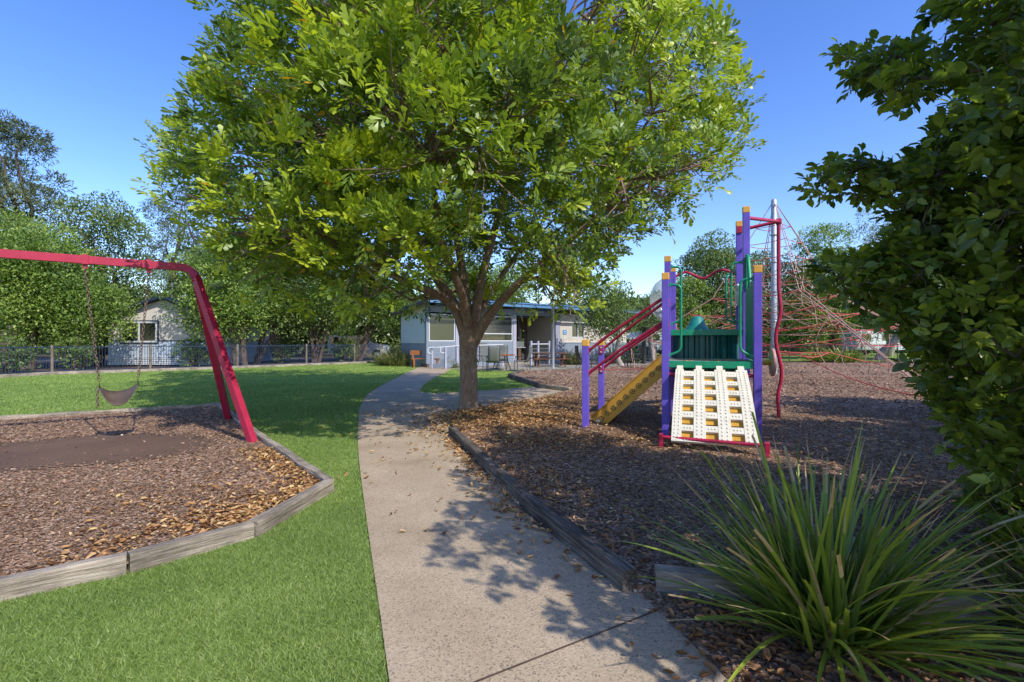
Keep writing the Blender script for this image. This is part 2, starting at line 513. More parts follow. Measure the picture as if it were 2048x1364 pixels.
def leaves(name, base, d, n, L, W, tint, shape, mat, parent=None):
    tv, tf = SHAPES[shape]
    N = len(base)
    d = unit(d); side = unit(np.cross(d, n)); nn = np.cross(side, d)
    L = np.broadcast_to(L, (N,))[:, None]; W = np.broadcast_to(W, (N,))[:, None]
    K = len(tv)
    V = np.empty((N, K, 3))
    for k, (t, s, h) in enumerate(tv):
        V[:, k] = base + d * (t * L) + side * (s * W / 2) + nn * (h * L)
    o_ = np.zeros(3); q = parent
    while q is not None:
        o_ += np.array(q.location); q = q.parent
    V = (V - o_).reshape(-1, 3)
    loops = np.concatenate([np.array(f) for f in tf])
    lens = np.array([len(f) for f in tf])
    LV = (loops[None, :] + (np.arange(N) * K)[:, None]).reshape(-1)
    st = np.concatenate([[0], np.cumsum(lens)[:-1]])
    LS = (st[None, :] + (np.arange(N) * len(loops))[:, None]).reshape(-1)
    me = bpy.data.meshes.new(name)
    me.vertices.add(len(V)); me.loops.add(len(LV)); me.polygons.add(len(LS))
    me.vertices.foreach_set('co', V.astype(np.float32).ravel())
    me.loops.foreach_set('vertex_index', LV.astype(np.int32))
    me.polygons.foreach_set('loop_start', LS.astype(np.int32))
    me.update(calc_edges=True)
    at = me.attributes.new('tint', 'FLOAT', 'FACE')
    at.data.foreach_set('value', np.repeat(np.clip(tint, 0, 1), len(lens)).astype(np.float32))
    me.materials.append(MATS[mat])
    ob = bpy.data.objects.new(name, me)
    COL.objects.link(ob)
    ob.parent = parent
    return ob


def rand_dirs(n):
    return unit(RNG.normal(size=(n, 3)))


def lobe_points(lobes, per_area, inner=0.25, up_bias=0.25):
    """points and outward directions on the shells of overlapping lobes (cx,cy,cz,rx,ry,rz)"""
    Ps, Ds, Ls = [], [], []
    for li, (cx, cy, cz, rx, ry, rz) in enumerate(lobes):
        n = max(8, int(per_area * 4 * math.pi * ((rx * ry + rx * rz + ry * rz) / 3)))
        d = rand_dirs(n)
        d[:, 2] += up_bias; d = unit(d)
        rad = 1 - np.abs(RNG.normal(0, .12, n))
        k = RNG.random(n) < inner
        rad[k] = RNG.random(k.sum()) ** .5
        rad *= 1 + 0.16 * np.sin(d[:, 0] * 5 + li) * np.cos(d[:, 1] * 4 + 2 * li) + .1 * np.sin(d[:, 2] * 7 + li)
        Ps.append(np.array([cx, cy, cz]) + d * rad[:, None] * np.array([rx, ry, rz])); Ds.append(d); Ls.append(np.full(n, li))
    return np.concatenate(Ps), np.concatenate(Ds), np.concatenate(Ls)


def pnpoly(xy, poly):
    x, y = xy[:, 0], xy[:, 1]
    ins = np.zeros(len(xy), bool)
    n = len(poly)
    for i in range(n):
        x1, y1 = poly[i][0], poly[i][1]; x2, y2 = poly[i - 1][0], poly[i - 1][1]
        c = ((y1 > y) != (y2 > y)) & (x < (x2 - x1) * (y - y1) / ((y2 - y1) + 1e-12) + x1)
        ins ^= c
    return ins


def edge_dist(xy, poly):
    dmin = np.full(len(xy), 1e9)
    for i in range(len(poly)):
        a, b_ = np.array(poly[i - 1][:2]), np.array(poly[i][:2])
        e = b_ - a
        t = np.clip(((xy - a) @ e) / max(e @ e, 1e-9), 0, 1)
        dmin = np.minimum(dmin, np.linalg.norm(xy - (a + t[:, None] * e), axis=1))
    return dmin


def in_view(xy, margin=0.25):
    return (xy[:, 1] > 0.9) & (np.abs(xy[:, 0]) < xy[:, 1] * 1.07 + margin)


# ------------------------------------------------------------------ world, sun, camera
SUN_AZ = Vector((0.661, -0.751, 0)).normalized()      # horizontal direction towards the sun
SUN_EL = R(41.8)
w = bpy.data.worlds.new('World'); scene.world = w; w.use_nodes = True
nt = w.node_tree
sky = nd(nt, 'ShaderNodeTexSky', sky_type='NISHITA')
sky.sun_disc = False
sky.sun_elevation = SUN_EL
sky.sun_rotation = math.atan2(SUN_AZ.x, SUN_AZ.y)
sky.air_density = 1.0; sky.dust_density = 0.5; sky.ozone_density = 2.4; sky.altitude = 0
hs = nd(nt, 'ShaderNodeHueSaturation'); hs.inputs['Hue'].default_value = 0.517; hs.inputs['Saturation'].default_value = 1.27; hs.inputs['Value'].default_value = 0.78
nt.links.new(sky.outputs[0], hs.inputs['Color'])
nt.links.new(hs.outputs[0], nt.nodes['Background'].inputs['Color'])
nt.nodes['Background'].inputs['Strength'].default_value = 0.15

sun = bpy.data.lights.new('sun', 'SUN'); sun.energy = 2.05; sun.angle = R(0.53); sun.color = (1.0, 0.955, 0.875)
so = bpy.data.objects.new('sun', sun); COL.objects.link(so)
to_sun = SUN_AZ * math.cos(SUN_EL) + UP * math.sin(SUN_EL)
so.rotation_euler = to_sun.to_track_quat('Z', 'Y').to_euler()
so.location = (10, -10, 20)

cam = bpy.data.cameras.new('camera'); cam.lens = 17.0; cam.sensor_width = 36; cam.clip_start = 0.05; cam.clip_end = 2000
co = bpy.data.objects.new('camera', cam); COL.objects.link(co)
co.location = (0, 0, HC); co.rotation_euler = (R(90), 0, 0)
scene.camera = co
vs = scene.view_settings
vs.view_transform = 'Standard'; vs.look = 'None'; vs.exposure = 1.3; vs.gamma = 1; vs.use_curve_mapping = False
scene.cycles.max_bounces = 8; scene.cycles.transparent_max_bounces = 12
scene.cycles.diffuse_bounces = 5; scene.cycles.glossy_bounces = 2
scene.cycles.use_denoising = True


# ------------------------------------------------------------------ ground surfaces
def flat(name, poly, z, mat, label=None, thick=0.0):
    mb = MB()
    if thick:
        mb.prism(poly, z - thick, z)
    else:
        n = len(poly)
        a = sum(poly[i][0] * poly[(i + 1) % n][1] - poly[(i + 1) % n][0] * poly[i][1] for i in range(n))
        q = list(poly) if a > 0 else list(poly)[::-1]
        mb.add([(p[0], p[1], z) for p in q], [tuple(range(n))])
    return tag(mb.build(name, mat), label, None, None, 'structure')


BZ = 0.06                                   # bark surface
flat('ground', [(-400, -60), (400, -60), (400, 700), (-400, 700)], -0.03, 'dirt')

path_left = [(0.9, -3.0), (0.35, -1.0), (0.0, 0.5)] + [tuple(G(*p)[:2]) for p in
    ((778, 1364), (762, 1243), (741, 1097), (727, 996), (718, 923), (715, 873), (718, 818), (734, 790), (759, 774), (786, 760), (808, 749), (817, 744), (838, 735), (862, 732))]
path_right = [tuple(G(*p)[:2]) for p in ((905, 736), (893, 744), (864, 758), (846, 771), (840, 785), (868, 788), (920, 785), (1000, 780), (1089, 773), (1146, 776), (1141, 780), (1060, 800), (985, 812), (915, 830), (897, 852), (1015, 985), (1150, 1090), (1281, 1190), (1454, 1364))] + [(1.35, 0.5), (1.9, -1.2), (2.6, -3.0)]
path_poly = path_left + path_right
flat('path', path_poly, 0.015, 'path_concrete', thick=0.1)
for a, b_, z in (((716, 877), (897, 853), .0165), ((1312, 1222), (900, 1385), .0165)):
    mb = MB(); p, q = G(*a, .015), G(*b_, .015)
    mb.bar((p.x, p.y, .0178), (q.x, q.y, .0178), 0.008, 0.003)
    tag(mb.build('path_joint', 'dark_wood'), kind='structure')

pit_top = [G(-60, 1172, .118), G(0, 1160, .118), G(255, 1108, .118), G(508, 1043, .118), G(664, 958, .118), G(515, 862, .118), G(440, 806, .118), G(0, 833, .118), G(-300, 850, .118)]
pit_poly = [tuple((pit_top[2] + (pit_top[1] - pit_top[2]) * 4)[:2])] + [tuple(p[:2]) for p in pit_top[2:]] + [(-11, 5.0)]
flat('bark_bed', pit_poly, BZ, 'bark')
bark_poly = [tuple(G(*p, BZ)[:2]) for p in ((905, 860), (1015, 985), (1150, 1090), (1268, 1170))] + [(1.15, 2.66), (2.4, 2.36), (8, 1.0), (30, 1.0), (34, 30)] + \
    [tuple(G(*p, BZ)[:2]) for p in ((1760, 726), (1560, 725), (1300, 729), (1240, 732), (1165, 737), (1046, 741), (1019, 752), (1080, 770), (1143, 778), (1060, 800), (985, 812), (905, 826))]
flat('bark_bed', bark_poly, BZ, 'bark', thick=0.2)
mulch_poly = [tuple(G(1281, 1192)[:2]), (0.78, 2.62), (1.15, 2.6), (2.4, 2.3), (8, 0.9), (8, -3), (2.55, -3), (1.9, -1.2), (1.35, 0.5), tuple(G(1454, 1364)[:2])]
flat('mulch_bed', mulch_poly, 0.02, 'bark', thick=0.1)
# rubber mat under the swing
mc = [G(*p, BZ) for p in ((-60, 905), (0, 888), (150, 873), (290, 866), (400, 869), (440, 884), (400, 905), (300, 920), (150, 934), (0, 946), (-60, 952))]
flat('rubber_ground', [tuple(p[:2]) for p in mc], BZ + 0.006, 'mat_rubber')

fence_line = [(-21.5, 13.0), (-19.4, 20.4), (-16.9, 22.6), (-14.3, 25.2), (-11.9, 28.0), (-9.9, 30.4), (-8.7, 32.0)]
lawn_poly = [(-22, -6)] + [(x + .35, y - .35) for x, y in fence_line] + [(-6.0, 28.8), (-4.2, 25.0), (4, 24.6), (6, 26), (9, 20), (7, -6)]
flat('lawn', lawn_poly, 0.0, 'lawn', thick=0.02)
flat('patio', [(-1.9, 23.2), (0.6, 22.3), (2.6, 23.2), (6.0, 26.0), (9.5, 28.5), (9.0, 36), (-2, 31), (-4.3, 25.4)], 0.012, 'patio_concrete', thick=0.03)
flat('road', [(-60, 33.5), (-26, 33.5), (-8, 36.5), (-8, 41.5), (-26, 38.5), (-60, 38.5)], -0.018, 'asphalt')
flat('far_lawn', [(8.5, 34.5), (60, 34.5), (90, 75), (8, 75)], -0.012, 'lawn')


# ------------------------------------------------------------------ timber sleepers
def sleeper(p, q, w, h, z0, mat, label, group):
    p, q = Vector((p[0], p[1], 0)), Vector((q[0], q[1], 0))
    L = (q - p).length
    n = max(4, int(L / .22))
    mb = MB()
    vs, fs = [], []
    for i in range(n + 1):
        x = L * i / n - L / 2
        j = lambda s: random.uniform(-s, s)
        ring = [(-.5, 0), (.5, 0), (.5, .86), (.42, 1), (-.42, 1), (-.5, .86)]
        for a, b_ in ring:
            vs.append(Vector((x, a * w + j(.005), z0 + b_ * h + (j(.006) if b_ > .5 else 0))))
    for i in range(n):
        for k in range(6):
            fs.append((i * 6 + k, i * 6 + (k + 1) % 6, (i + 1) * 6 + (k + 1) % 6, (i + 1) * 6 + k))
    fs += [tuple(range(6)), tuple(range(n * 6, n * 6 + 6))]
    mb.add(vs, fs)
    o = mb.build('timber_sleeper', mat)
    o.location = (p + q) / 2
    o.rotation_euler = (0, 0, math.atan2(q.y - p.y, q.x - p.x))
    return tag(o, label, 'timber edging', group)


def off(p, q, d):
    """shift the segment sideways by d (to its left)"""
    p, q = Vector(p[:2]), Vector(q[:2])
    n = Vector((-(q - p).y, (q - p).x)).normalized() * d
    e = (q - p).normalized() * .004
    return (p + n + e, q + n - e)


gl = 'weathered sleepers edging the swing pit'
sl = [(0, 2, 'grey sleeper edging the swing pit where the frame cuts it off, darkest and most cracked'),
      (2, 3, 'middle grey sleeper of the near swing pit edge, with a pale scuffed top'),
      (3, 4, 'short grey sleeper ending at the pointed corner of the swing pit beside the path'),
      (4, 5, 'sleeper running from the pointed pit corner back to the swing foot'),
      (5, 6, 'sleeper behind the swing legs along the shaded lawn'),
      (6, 8, 'thin far sleeper of the swing pit behind the belt swing')]
for a, b_, lab in sl:
    p, q = off(pit_top[a], pit_top[b_], -0.0)
    if a == 0:
        p = Vector((pit_top[2] + (pit_top[1] - pit_top[2]) * 3)[:2])
        q = Vector(pit_top[2][:2])
    sleeper(*off(p, q, .02), 0.09, 0.118, 0.0, 'sleeper_grey', lab, gl)
gr = 'dark sleepers edging the play area'
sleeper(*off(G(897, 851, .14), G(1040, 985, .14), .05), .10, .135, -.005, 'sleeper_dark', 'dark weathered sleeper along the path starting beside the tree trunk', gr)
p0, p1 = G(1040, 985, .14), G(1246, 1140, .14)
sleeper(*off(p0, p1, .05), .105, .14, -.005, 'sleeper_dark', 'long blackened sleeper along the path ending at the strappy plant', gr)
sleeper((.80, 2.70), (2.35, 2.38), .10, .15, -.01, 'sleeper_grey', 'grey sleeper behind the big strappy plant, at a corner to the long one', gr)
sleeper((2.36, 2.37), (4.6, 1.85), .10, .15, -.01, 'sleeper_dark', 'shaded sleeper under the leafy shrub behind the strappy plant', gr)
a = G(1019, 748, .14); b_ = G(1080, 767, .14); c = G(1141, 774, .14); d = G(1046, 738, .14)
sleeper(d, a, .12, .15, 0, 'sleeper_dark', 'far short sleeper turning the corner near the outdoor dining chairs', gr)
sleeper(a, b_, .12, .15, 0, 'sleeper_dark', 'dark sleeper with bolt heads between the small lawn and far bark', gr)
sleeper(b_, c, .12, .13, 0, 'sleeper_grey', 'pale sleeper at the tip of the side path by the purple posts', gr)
for i, (p, q) in enumerate(((0, 1), (1, 2), (2, 3), (3, 4), (4, 5), (5, 6))):
    p, q = fence_line[p], fence_line[q]
    sleeper((p[0] + .3, p[1] - .3), (q[0] + .3, q[1] - .3), .12, .13, -.01, 'sleeper_grey',
            ['low timber edge along the fence in the shaded corner nearest the swing', 'low timber edge under the fence in line with the swing chains', 'low timber edge under the fence before the cabin',
             'low timber edge under the fence behind the swing legs', 'low timber edge under the fence in front of thin trunks', 'low timber edge under the fence before the parked vehicle'][i], 'low timber along the fence')
sleeper((-8.4, 31.5), (-4.4, 25.4), .14, .2, 0, 'sleeper_dark', 'dark timber holding back the pale grass clump by the building', 'low timber along the fence')


# ------------------------------------------------------------------ grass, bark chips, fallen leaves (uncountable stuff)
LEAFN = 0
def blades(n, y0, y1, L, W):
    """blades scattered evenly over the picture between two depths"""
    u = RNG.random(n)
    Y = np.sqrt(y0 * y0 + u * (y1 * y1 - y0 * y0))
    X = (RNG.random(n) * 2 - 1) * (Y * 1.07 + .2)
    xy = np.stack([X, Y], 1)
    k = pnpoly(xy, lawn_poly) & ~pnpoly(xy, path_poly) & ~pnpoly(xy, pit_poly) & ~pnpoly(xy, bark_poly) & ~pnpoly(xy, mulch_poly)
    return xy[k]


bs, ls, ws = [], [], []
for n, y0, y1, L, W in ((520000, 1.7, 4.2, .032, .0036), (340000, 4.2, 8.0, .036, .0055), (260000, 8.0, 16.0, .05, .013), (90000, 16.0, 31.0, .05, .022)):
    xy = blades(n, y0, y1, L, W)
    bs.append(xy); ls.append(np.full(len(xy), L)); ws.append(np.full(len(xy), W))
xy = np.concatenate(bs); n = len(xy)
d = np.stack([RNG.normal(0, .75, n), RNG.normal(0, .75, n), np.full(n, .75)], 1)
patch = .5 + .3 * np.sin(xy[:, 0] * 1.7 + np.sin(xy[:, 1] * 1.1)) * np.cos(xy[:, 1] * 1.3) + .25 * np.sin(xy[:, 0] * 5.1 + 2 * np.sin(xy[:, 1] * 3.7)) * np.cos(xy[:, 1] * 4.3 + xy[:, 0])
leaves('grass', np.concatenate([xy, np.zeros((n, 1))], 1), d, rand_dirs(n), np.concatenate(ls) * RNG.uniform(.6, 1.25, n), np.concatenate(ws),
       np.clip(RNG.normal(.42, .22, n) + .3 * (patch - .5), 0, 1), 'blade', 'blade')
tag(bpy.data.objects['grass'], 'short green turf blades covering the lawns', 'grass', None, 'stuff')


def scatter(n, y0, y1, poly):
    u = RNG.random(n)
    Y = np.sqrt(y0 * y0 + u * (y1 * y1 - y0 * y0))
    X = (RNG.random(n) * 2 - 1) * (Y * 1.07 + .2)
    xy = np.stack([X, Y], 1)
    return xy[pnpoly(xy, poly)]


cs, cl = [], []
mat_poly = [tuple(p[:2]) for p in mc]
for poly, z in ((pit_poly, BZ), (bark_poly, BZ), (mulch_poly, .02)):
    for n, y0, y1, L in ((120000, 1.2, 4.5, .026), (140000, 4.5, 9.5, .035), (90000, 9.5, 18., .065), (30000, 18, 32, .11)):
        xy = scatter(n, y0, y1, poly)
        jit = RNG.normal(0, .16, xy.shape)
        xy = xy[~(pnpoly(xy + jit, mat_poly) & pnpoly(xy - jit, mat_poly)) | (RNG.random(len(xy)) < .02)]
        if z == BZ: xy = xy[edge_dist(xy, poly) > .055 + (.02 if poly is pit_poly else 0)]
        cs.append(np.concatenate([xy, np.full((len(xy), 1), z)], 1)); cl.append(np.full(len(xy), L))
c = np.concatenate(cs); n = len(c)
c[:, 2] += RNG.uniform(.0, .014, n)
d = np.stack([RNG.normal(size=n), RNG.normal(size=n), RNG.normal(0, .22, n)], 1)
nn = np.stack([RNG.normal(0, .35, n), RNG.normal(0, .35, n), np.ones(n)], 1)
L = np.concatenate(cl) * RNG.uniform(.4, 1.5, n)
leaves('bark_chips', c, d, nn, L, L * RNG.uniform(.22, .6, n), RNG.beta(2.2, 2.6, n), 'shard', 'chip')
tag(bpy.data.objects['bark_chips'], 'brown bark chips covering the play beds', 'bark chips', None, 'stuff')

fl = []


def drift(pa, pb, spread, n, z):
    """a drift of fallen leaves along the ground from pa to pb"""
    pa, pb = np.array(pa[:2]), np.array(pb[:2])
    t = RNG.random(n)[:, None]
    xy = pa + (pb - pa) * t + RNG.normal(0, 1, (n, 2)) * spread
    fl.append(np.concatenate([xy, np.full((n, 1), z)], 1))


drift(G(640, 975, BZ), G(520, 900, BZ), .14, 900, BZ + .01)
drift(G(640, 975, BZ), G(430, 1060, BZ), .15, 900, BZ + .01)
drift(G(500, 1010, BZ), G(100, 1130, BZ), .13, 260, BZ + .01)
drift(G(600, 985, BZ), G(300, 1010, BZ), .3, 260, BZ + .01)
drift(G(300, 980, BZ), G(0, 1100, BZ), .6, 90, BZ + .01)
drift(G(915, 832, BZ), G(1000, 815, BZ), .35, 1500, BZ + .01)
drift(G(930, 850, BZ), G(1130, 830, BZ), .55, 3400, BZ + .01)
drift(G(1000, 815, BZ), G(1150, 800, BZ), .6, 2000, BZ + .01)
drift(G(960, 890, BZ), G(1290, 880, BZ), .4, 900, BZ + .01)
drift(G(1000, 940, BZ), G(1150, 1000, BZ), .3, 420, BZ + .01)
drift(G(1320, 960, BZ), G(1500, 900, BZ), .7, 260, BZ + .01)
drift(G(1150, 1050, BZ), G(1350, 1100, BZ), .35, 150, BZ + .01)
drift((4.5, 5.0), (6, 9), 1.2, 300, BZ + .01)
drift(G(905, 880), G(960, 960), .07, 260, .022)
drift(G(985, 940), G(1150, 1080), .055, 300, .022)
drift(G(1000, 1010), G(1110, 1075), .09, 110, .022)
drift(G(870, 830), G(900, 900), .2, 170, .022)
drift(G(760, 900), G(950, 1000), .35, 34, .022)
drift(G(760, 830), G(900, 815), .5, 160, .022)
drift(G(860, 1020), G(1180, 1120), .3, 26, .022)
drift((.9, 2.5), (1.1, 2.1), .12, 130, .035)
drift((1.0, 2.1), (1.9, 1.85), .22, 420, .035)
drift((1.6, 2.4), (2.4, 2.1), .2, 120, .035)
yy = np.sqrt(RNG.random(90) * 190 + 3.5); fl.append(np.stack([(RNG.random(90) * 2 - 1) * yy, yy, np.full(90, .035)], 1))   # strays on the lawn
NS = 90
c = np.concatenate(fl); n = len(c)
keep = in_view(c[:, :2], .6)
ins = (pnpoly(c[:, :2], pit_poly) & (edge_dist(c[:, :2], pit_poly) > .06)) | pnpoly(c[:, :2], bark_poly) | pnpoly(c[:, :2], mulch_poly)
outl = ~ins & ~pnpoly(c[:, :2], path_poly)
keep &= ~outl | (RNG.random(len(c)) < .06) | (np.arange(len(c)) >= len(c) - NS)
keep &= ~(outl & (edge_dist(c[:, :2], pit_poly) < .12))
c[outl, 2] = .03
onp = pnpoly(c[:, :2], path_poly)
c[onp & (c[:, 2] > .03), 2] = .024
c = c[keep]; n = len(c)
d = np.stack([RNG.normal(size=n), RNG.normal(size=n), RNG.normal(0, .25, n)], 1)
nn = np.stack([RNG.normal(0, .4, n), RNG.normal(0, .4, n), np.ones(n)], 1)
L = RNG.uniform(.028, .068, n)
tint = RNG.beta(2.0, 1.7, n)
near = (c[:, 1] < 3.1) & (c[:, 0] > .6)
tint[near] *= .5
c[:, 2] += RNG.uniform(0, .02, n)
leaves('fallen_leaves', c, d, nn, L, L * RNG.uniform(.35, .55, n), tint, 'curl', 'dry_leaf')
tag(bpy.data.objects['fallen_leaves'], 'dry orange and brown leaves drifted over path and bark', 'fallen leaves', None, 'stuff')


# ------------------------------------------------------------------ trees
def limb_path(a, b_, wob, n=6, lift=0.0):
    a, b_ = Vector(a), Vector(b_)
    L = (b_ - a).length
    out = []
    for i in range(n + 1):
        t = i / n
        p = a.lerp(b_, t) + UP * (lift * math.sin(math.pi * t))
        if 0 < i < n:
            p += Vector([random.gauss(0, wob * L) for _ in range(3)])
        out.append(p)
    return out


def fib(n):
    i = np.arange(n) + .5
    ph = np.arccos(1 - 2 * i / n); th = np.pi * (1 + 5 ** .5) * i
    return np.stack([np.cos(th) * np.sin(ph), np.sin(th) * np.sin(ph), np.cos(ph)], 1)


def sun_hits(lobes, lit, keep=.8, visible=lambda l: False, pad=0.0):
    """drop lobes that would shade the places that lie in the sun"""
    out = []
    ts = to_sun
    for l in lobes:
        ok = True
        c = Vector(l[:3])
        if not visible(l):
            for g in lit:
                v = c - g
                k = v.dot(ts)
                if k > 0 and (v - ts * k).length < l[3] * keep + pad:
                    ok = False; break
        if ok:
            out.append(l)
    return out


LIT = [G(*p) for p in ((800, 905), (780, 1000), (830, 980), (870, 1000), (800, 1150), (880, 1150), (850, 1300), (950, 1300), (1060, 1320), (760, 940), (840, 930), (860, 965), (880, 1060), (885, 1180), (980, 1320), (905, 1010), (1020, 1350),
                       (600, 1100), (300, 1250), (100, 1300), (690, 1050), (690, 930), (500, 1200), (650, 1300), (200, 960), (400, 990), (600, 930), (100, 1050), (150, 870), (560, 960), (300, 1050),
                       (200, 780), (500, 745), (700, 742), (840, 745), (350, 770), (1050, 845), (1130, 850), (1230, 850), (1100, 822), (1180, 830), (1200, 770), (1650, 760), (1800, 785), (1500, 775))]
LIT += [Vector((2.0, 6.35, .8)), Vector((2.45, 6.2, .8)), Vector((2.1, 5.95, .45)), Vector((2.2, 5.8, .3)), Vector((1.14, 7.5, .3)), Vector((1.5, 7.8, .3)), Vector((2.19, 6.9, 1.0)), Vector((3.29, 6.48, 1.0)), Vector((2.8, 6.7, 1.1)), Vector((2.19, 6.9, 1.6)), Vector((3.29, 6.48, 1.8)), Vector((3.67, 7.57, 3.2)), Vector((4.6, 8.4, 2.8)), Vector((3.3, 7.8, 1.6))]
LIT += [Vector((-3.6, 6.3, .6)), Vector((-4.2, 6.7, 1.6)), Vector((-5.2, 6.4, 2.45)), Vector((-6.0, 5.8, 2.45))]
OUTLINE = [(480, -2500), (470, -300), (462, 0), (440, 100), (452, 205), (390, 235), (268, 262), (306, 350), (330, 420), (385, 470), (430, 560), (530, 612), (640, 655), (760, 625), (860, 635), (1150, 632), (1215, 565),
           (1240, 482), (1335, 465), (1392, 405), (1472, 335), (1492, 240), (1512, 180), (1430, 115), (1395, 30), (1370, -60), (1350, -300), (1250, -2500)]
NOTCH = [(1095, -600), (1112, 60), (1165, 120), (1205, 60), (1222, -600)]
FORK = [(850, 700), (845, 590), (870, 545), (930, 525), (1010, 530), (1060, 560), (1060, 700)]


def fit_outline(lobes):
    """shrink or drop lobes that would grow past the crown's outline"""
    out = []
    OA = np.array(OUTLINE); NA = np.array(NOTCH)
    for l in lobes:
        r = l[3]
        while r > .36:
            px, py = 1024 + l[0] / l[1] * F, 682 - (l[2] - HC) / l[1] * F
            R_ = r * F / l[1] * .78
            t = np.linspace(0, 2 * np.pi, 17)[:-1]
            q = np.stack([px + R_ * np.cos(t), py + R_ * .85 * np.sin(t)], 1)
            q = q[q[:, 1] > -2000]
            if pnpoly(q, OUTLINE).all() and not pnpoly(q, NOTCH).any() and not (l[1] < 10 and pnpoly(q, FORK).any()) and not (px - R_ < 1165 < px + R_ and py < 60 and py - R_ < 92 and not (px < 1000 or px > 1330)):
                break
            r *= .88
        if r > .36:
            out.append((l[0], l[1], l[2], r, r, r * .8))
    return out


# --- the big tree beside the path
T0 = Vector((-.88, 9.75, 0.0))
big = thing('shade_tree', T0, 'big spreading shade tree with forked trunk standing beside the concrete path', 'tree')
cen = np.array([-.75, 9.3, 5.35]); rad = np.array([4.55, 4.3, 3.6])
lob = []
for q in fib(84):
    c = cen + q * rad * random.uniform(.86, 1.0)
    r = random.uniform(1.0, 1.55)
    if c[2] < 2.9:
        continue
    lob.append((c[0], c[1], c[2], r, r, r * .8))
for q in fib(16):
    c = cen + q * rad * .45
    lob.append((*c, 1.25, 1.25, 1.0))
for px, py, Y, r in ((330, 300, 6.0, .55), (400, 270, 6.1, .8), (370, 390, 6.3, .75), (430, 470, 6.8, .8), (520, 545, 7.4, .75), (520, 250, 6.3, 1.0), (480, 150, 7.0, .75), (530, 50, 7.2, .85),
                     (600, 400, 5.8, .85), (760, 520, 6.3, .8), (650, 590, 8.6, .7), (860, 470, 5.6, .9), (1000, 330, 5.4, 1.0), (780, 230, 5.4, 1.0), (1150, 480, 6.6, .85),
                     (1280, 60, 8.2, 1.0), (1340, 110, 9.0, .9), (1410, 190, 9.3, .85), (1470, 215, 9.3, .5), (1420, 290, 9.2, .8), (1370, 370, 9.0, .7), (1290, 420, 8.5, .75), (1190, 520, 8.6, .8), (1120, 585, 9.6, .6),
                     (1230, 250, 7.0, .9), (1060, 150, 6.0, 1.0), (560, 560, 7.6, .6), (650, 580, 7.2, .6), (740, 570, 7.4, .6), (600, 530, 9.5, .7), (720, 540, 10.5, .7), (800, 500, 7.0, .6), (1110, 570, 8.6, .6), (1170, 545, 8.4, .6), (1120, 520, 10.8, .8), (1240, 440, 9.5, .7), (320, 265, 6.2, .4), (1480, 190, 9.2, .42), (420, 160, 7.4, .5), (700, 60, 6.2, 1.0), (900, 100, 5.8, 1.1), (560, 480, 6.4, .8)):
    p = P(px, py, Y)
    lob.append((p.x, p.y, p.z, r, r, r * .78))
n0 = len(lob)
lob = fit_outline(lob); n1 = len(lob)
# fill the crown out to its outline
extra = []
OA = np.array(OUTLINE)
for _ in range(2600):
    px, py = random.uniform(270, 1510), random.uniform(-350, 620)
    Y = random.choice([random.uniform(5.2, 7.5), random.uniform(7, 11), random.uniform(10, 12.5)])
    e = ((px - 935) / 620) ** 2 + ((py - 200) / 520) ** 2
    if abs(Y - 9.3) > 4.6 * math.sqrt(max(.12, 1.15 - e)):
        continue
    p = P(px, py, Y)
    if p.z < 1.95 or not pnpoly(np.array([[px, py]]), OUTLINE)[0]:
        continue
    f = fit_outline([(p.x, p.y, p.z, random.choice([.5, .7, .9, 1.1]), 0, 0)])
    if f and all((Vector(f[0][:3]) - Vector(q[:3])).length > .7 * (f[0][3] + q[3]) for q in lob + extra):
        extra.append(f[0])
print('extra', len(extra))
lob += extra
lob = sun_hits(lob, LIT, .65)
print('crown lobes', n0, n1, len(lob))
Pt, Dr, Li = lobe_points(lob, 15.5, .12, .55)
# leaves gather in clumps on each lobe, with dark gaps between
NCL = 18
cd_ = rand_dirs(len(lob) * NCL).reshape(len(lob), NCL, 3)
best = np.argmax(np.einsum('nj,nkj->nk', Dr, cd_[Li]), axis=1)
cc = cd_[Li, best]
lobA = np.array(lob)
pull = RNG.uniform(.35, .85, len(Pt))[:, None]
target = lobA[Li, :3] + cc * lobA[Li, 3:6] * RNG.uniform(.9, 1.1, len(Pt))[:, None]
outer = np.linalg.norm((Pt - lobA[Li, :3]) / lobA[Li, 3:6], axis=1) > .7
Pt = np.where(outer[:, None], Pt + (target - Pt) * pull, Pt)
# sprays of paddle-shaped leaflets
n = len(Pt)
sp = unit(Dr * .9 + np.array([0, 0, .45]) + RNG.normal(0, .45, (n, 3)))
nrm = unit(np.cross(np.cross(sp, np.array([0, 0, .75]) + np.array(to_sun) * .7 + RNG.normal(0, .35, (n, 3))), sp))
sd = np.cross(sp, nrm)
LB, LD, LN, LL, LT = [], [], [], [], []
lobtone = RNG.normal(.48, .13, len(lob))
clt = RNG.normal(0, .19, (len(lob), NCL))          # flushes of young growth, clump by clump
tone = lobtone[Li] + clt[Li, best] + RNG.normal(0, .07, n)
for k in range(8):
    t = .03 + .045 * (k // 2) * 1.15
    s = 1 if k % 2 else -1
    ang = .95 - .16 * (k // 2)
    LB.append(Pt + sp * t)
    LD.append(sp * math.cos(ang) + sd * (s * math.sin(ang)) + RNG.normal(0, .16, (n, 3)))
    LN.append(nrm + RNG.normal(0, .28, (n, 3)))
    LL.append(RNG.uniform(.085, .15, n))
    LT.append(np.clip(tone + RNG.normal(0, .1, n), 0, .94))
LB, LD, LN, LL, LT = map(np.concatenate, (LB, LD, LN, LL, LT))
yl = RNG.random(len(LT)) < .006
LT[yl] = RNG.uniform(.96, 1, yl.sum())
leaves('crown', LB, LD, LN, LL, LL * RNG.uniform(.38, .48, len(LL)), LT, 'obov', 'leaf_main', big)
mb = MB()
fk = P(938, 655, 9.75)
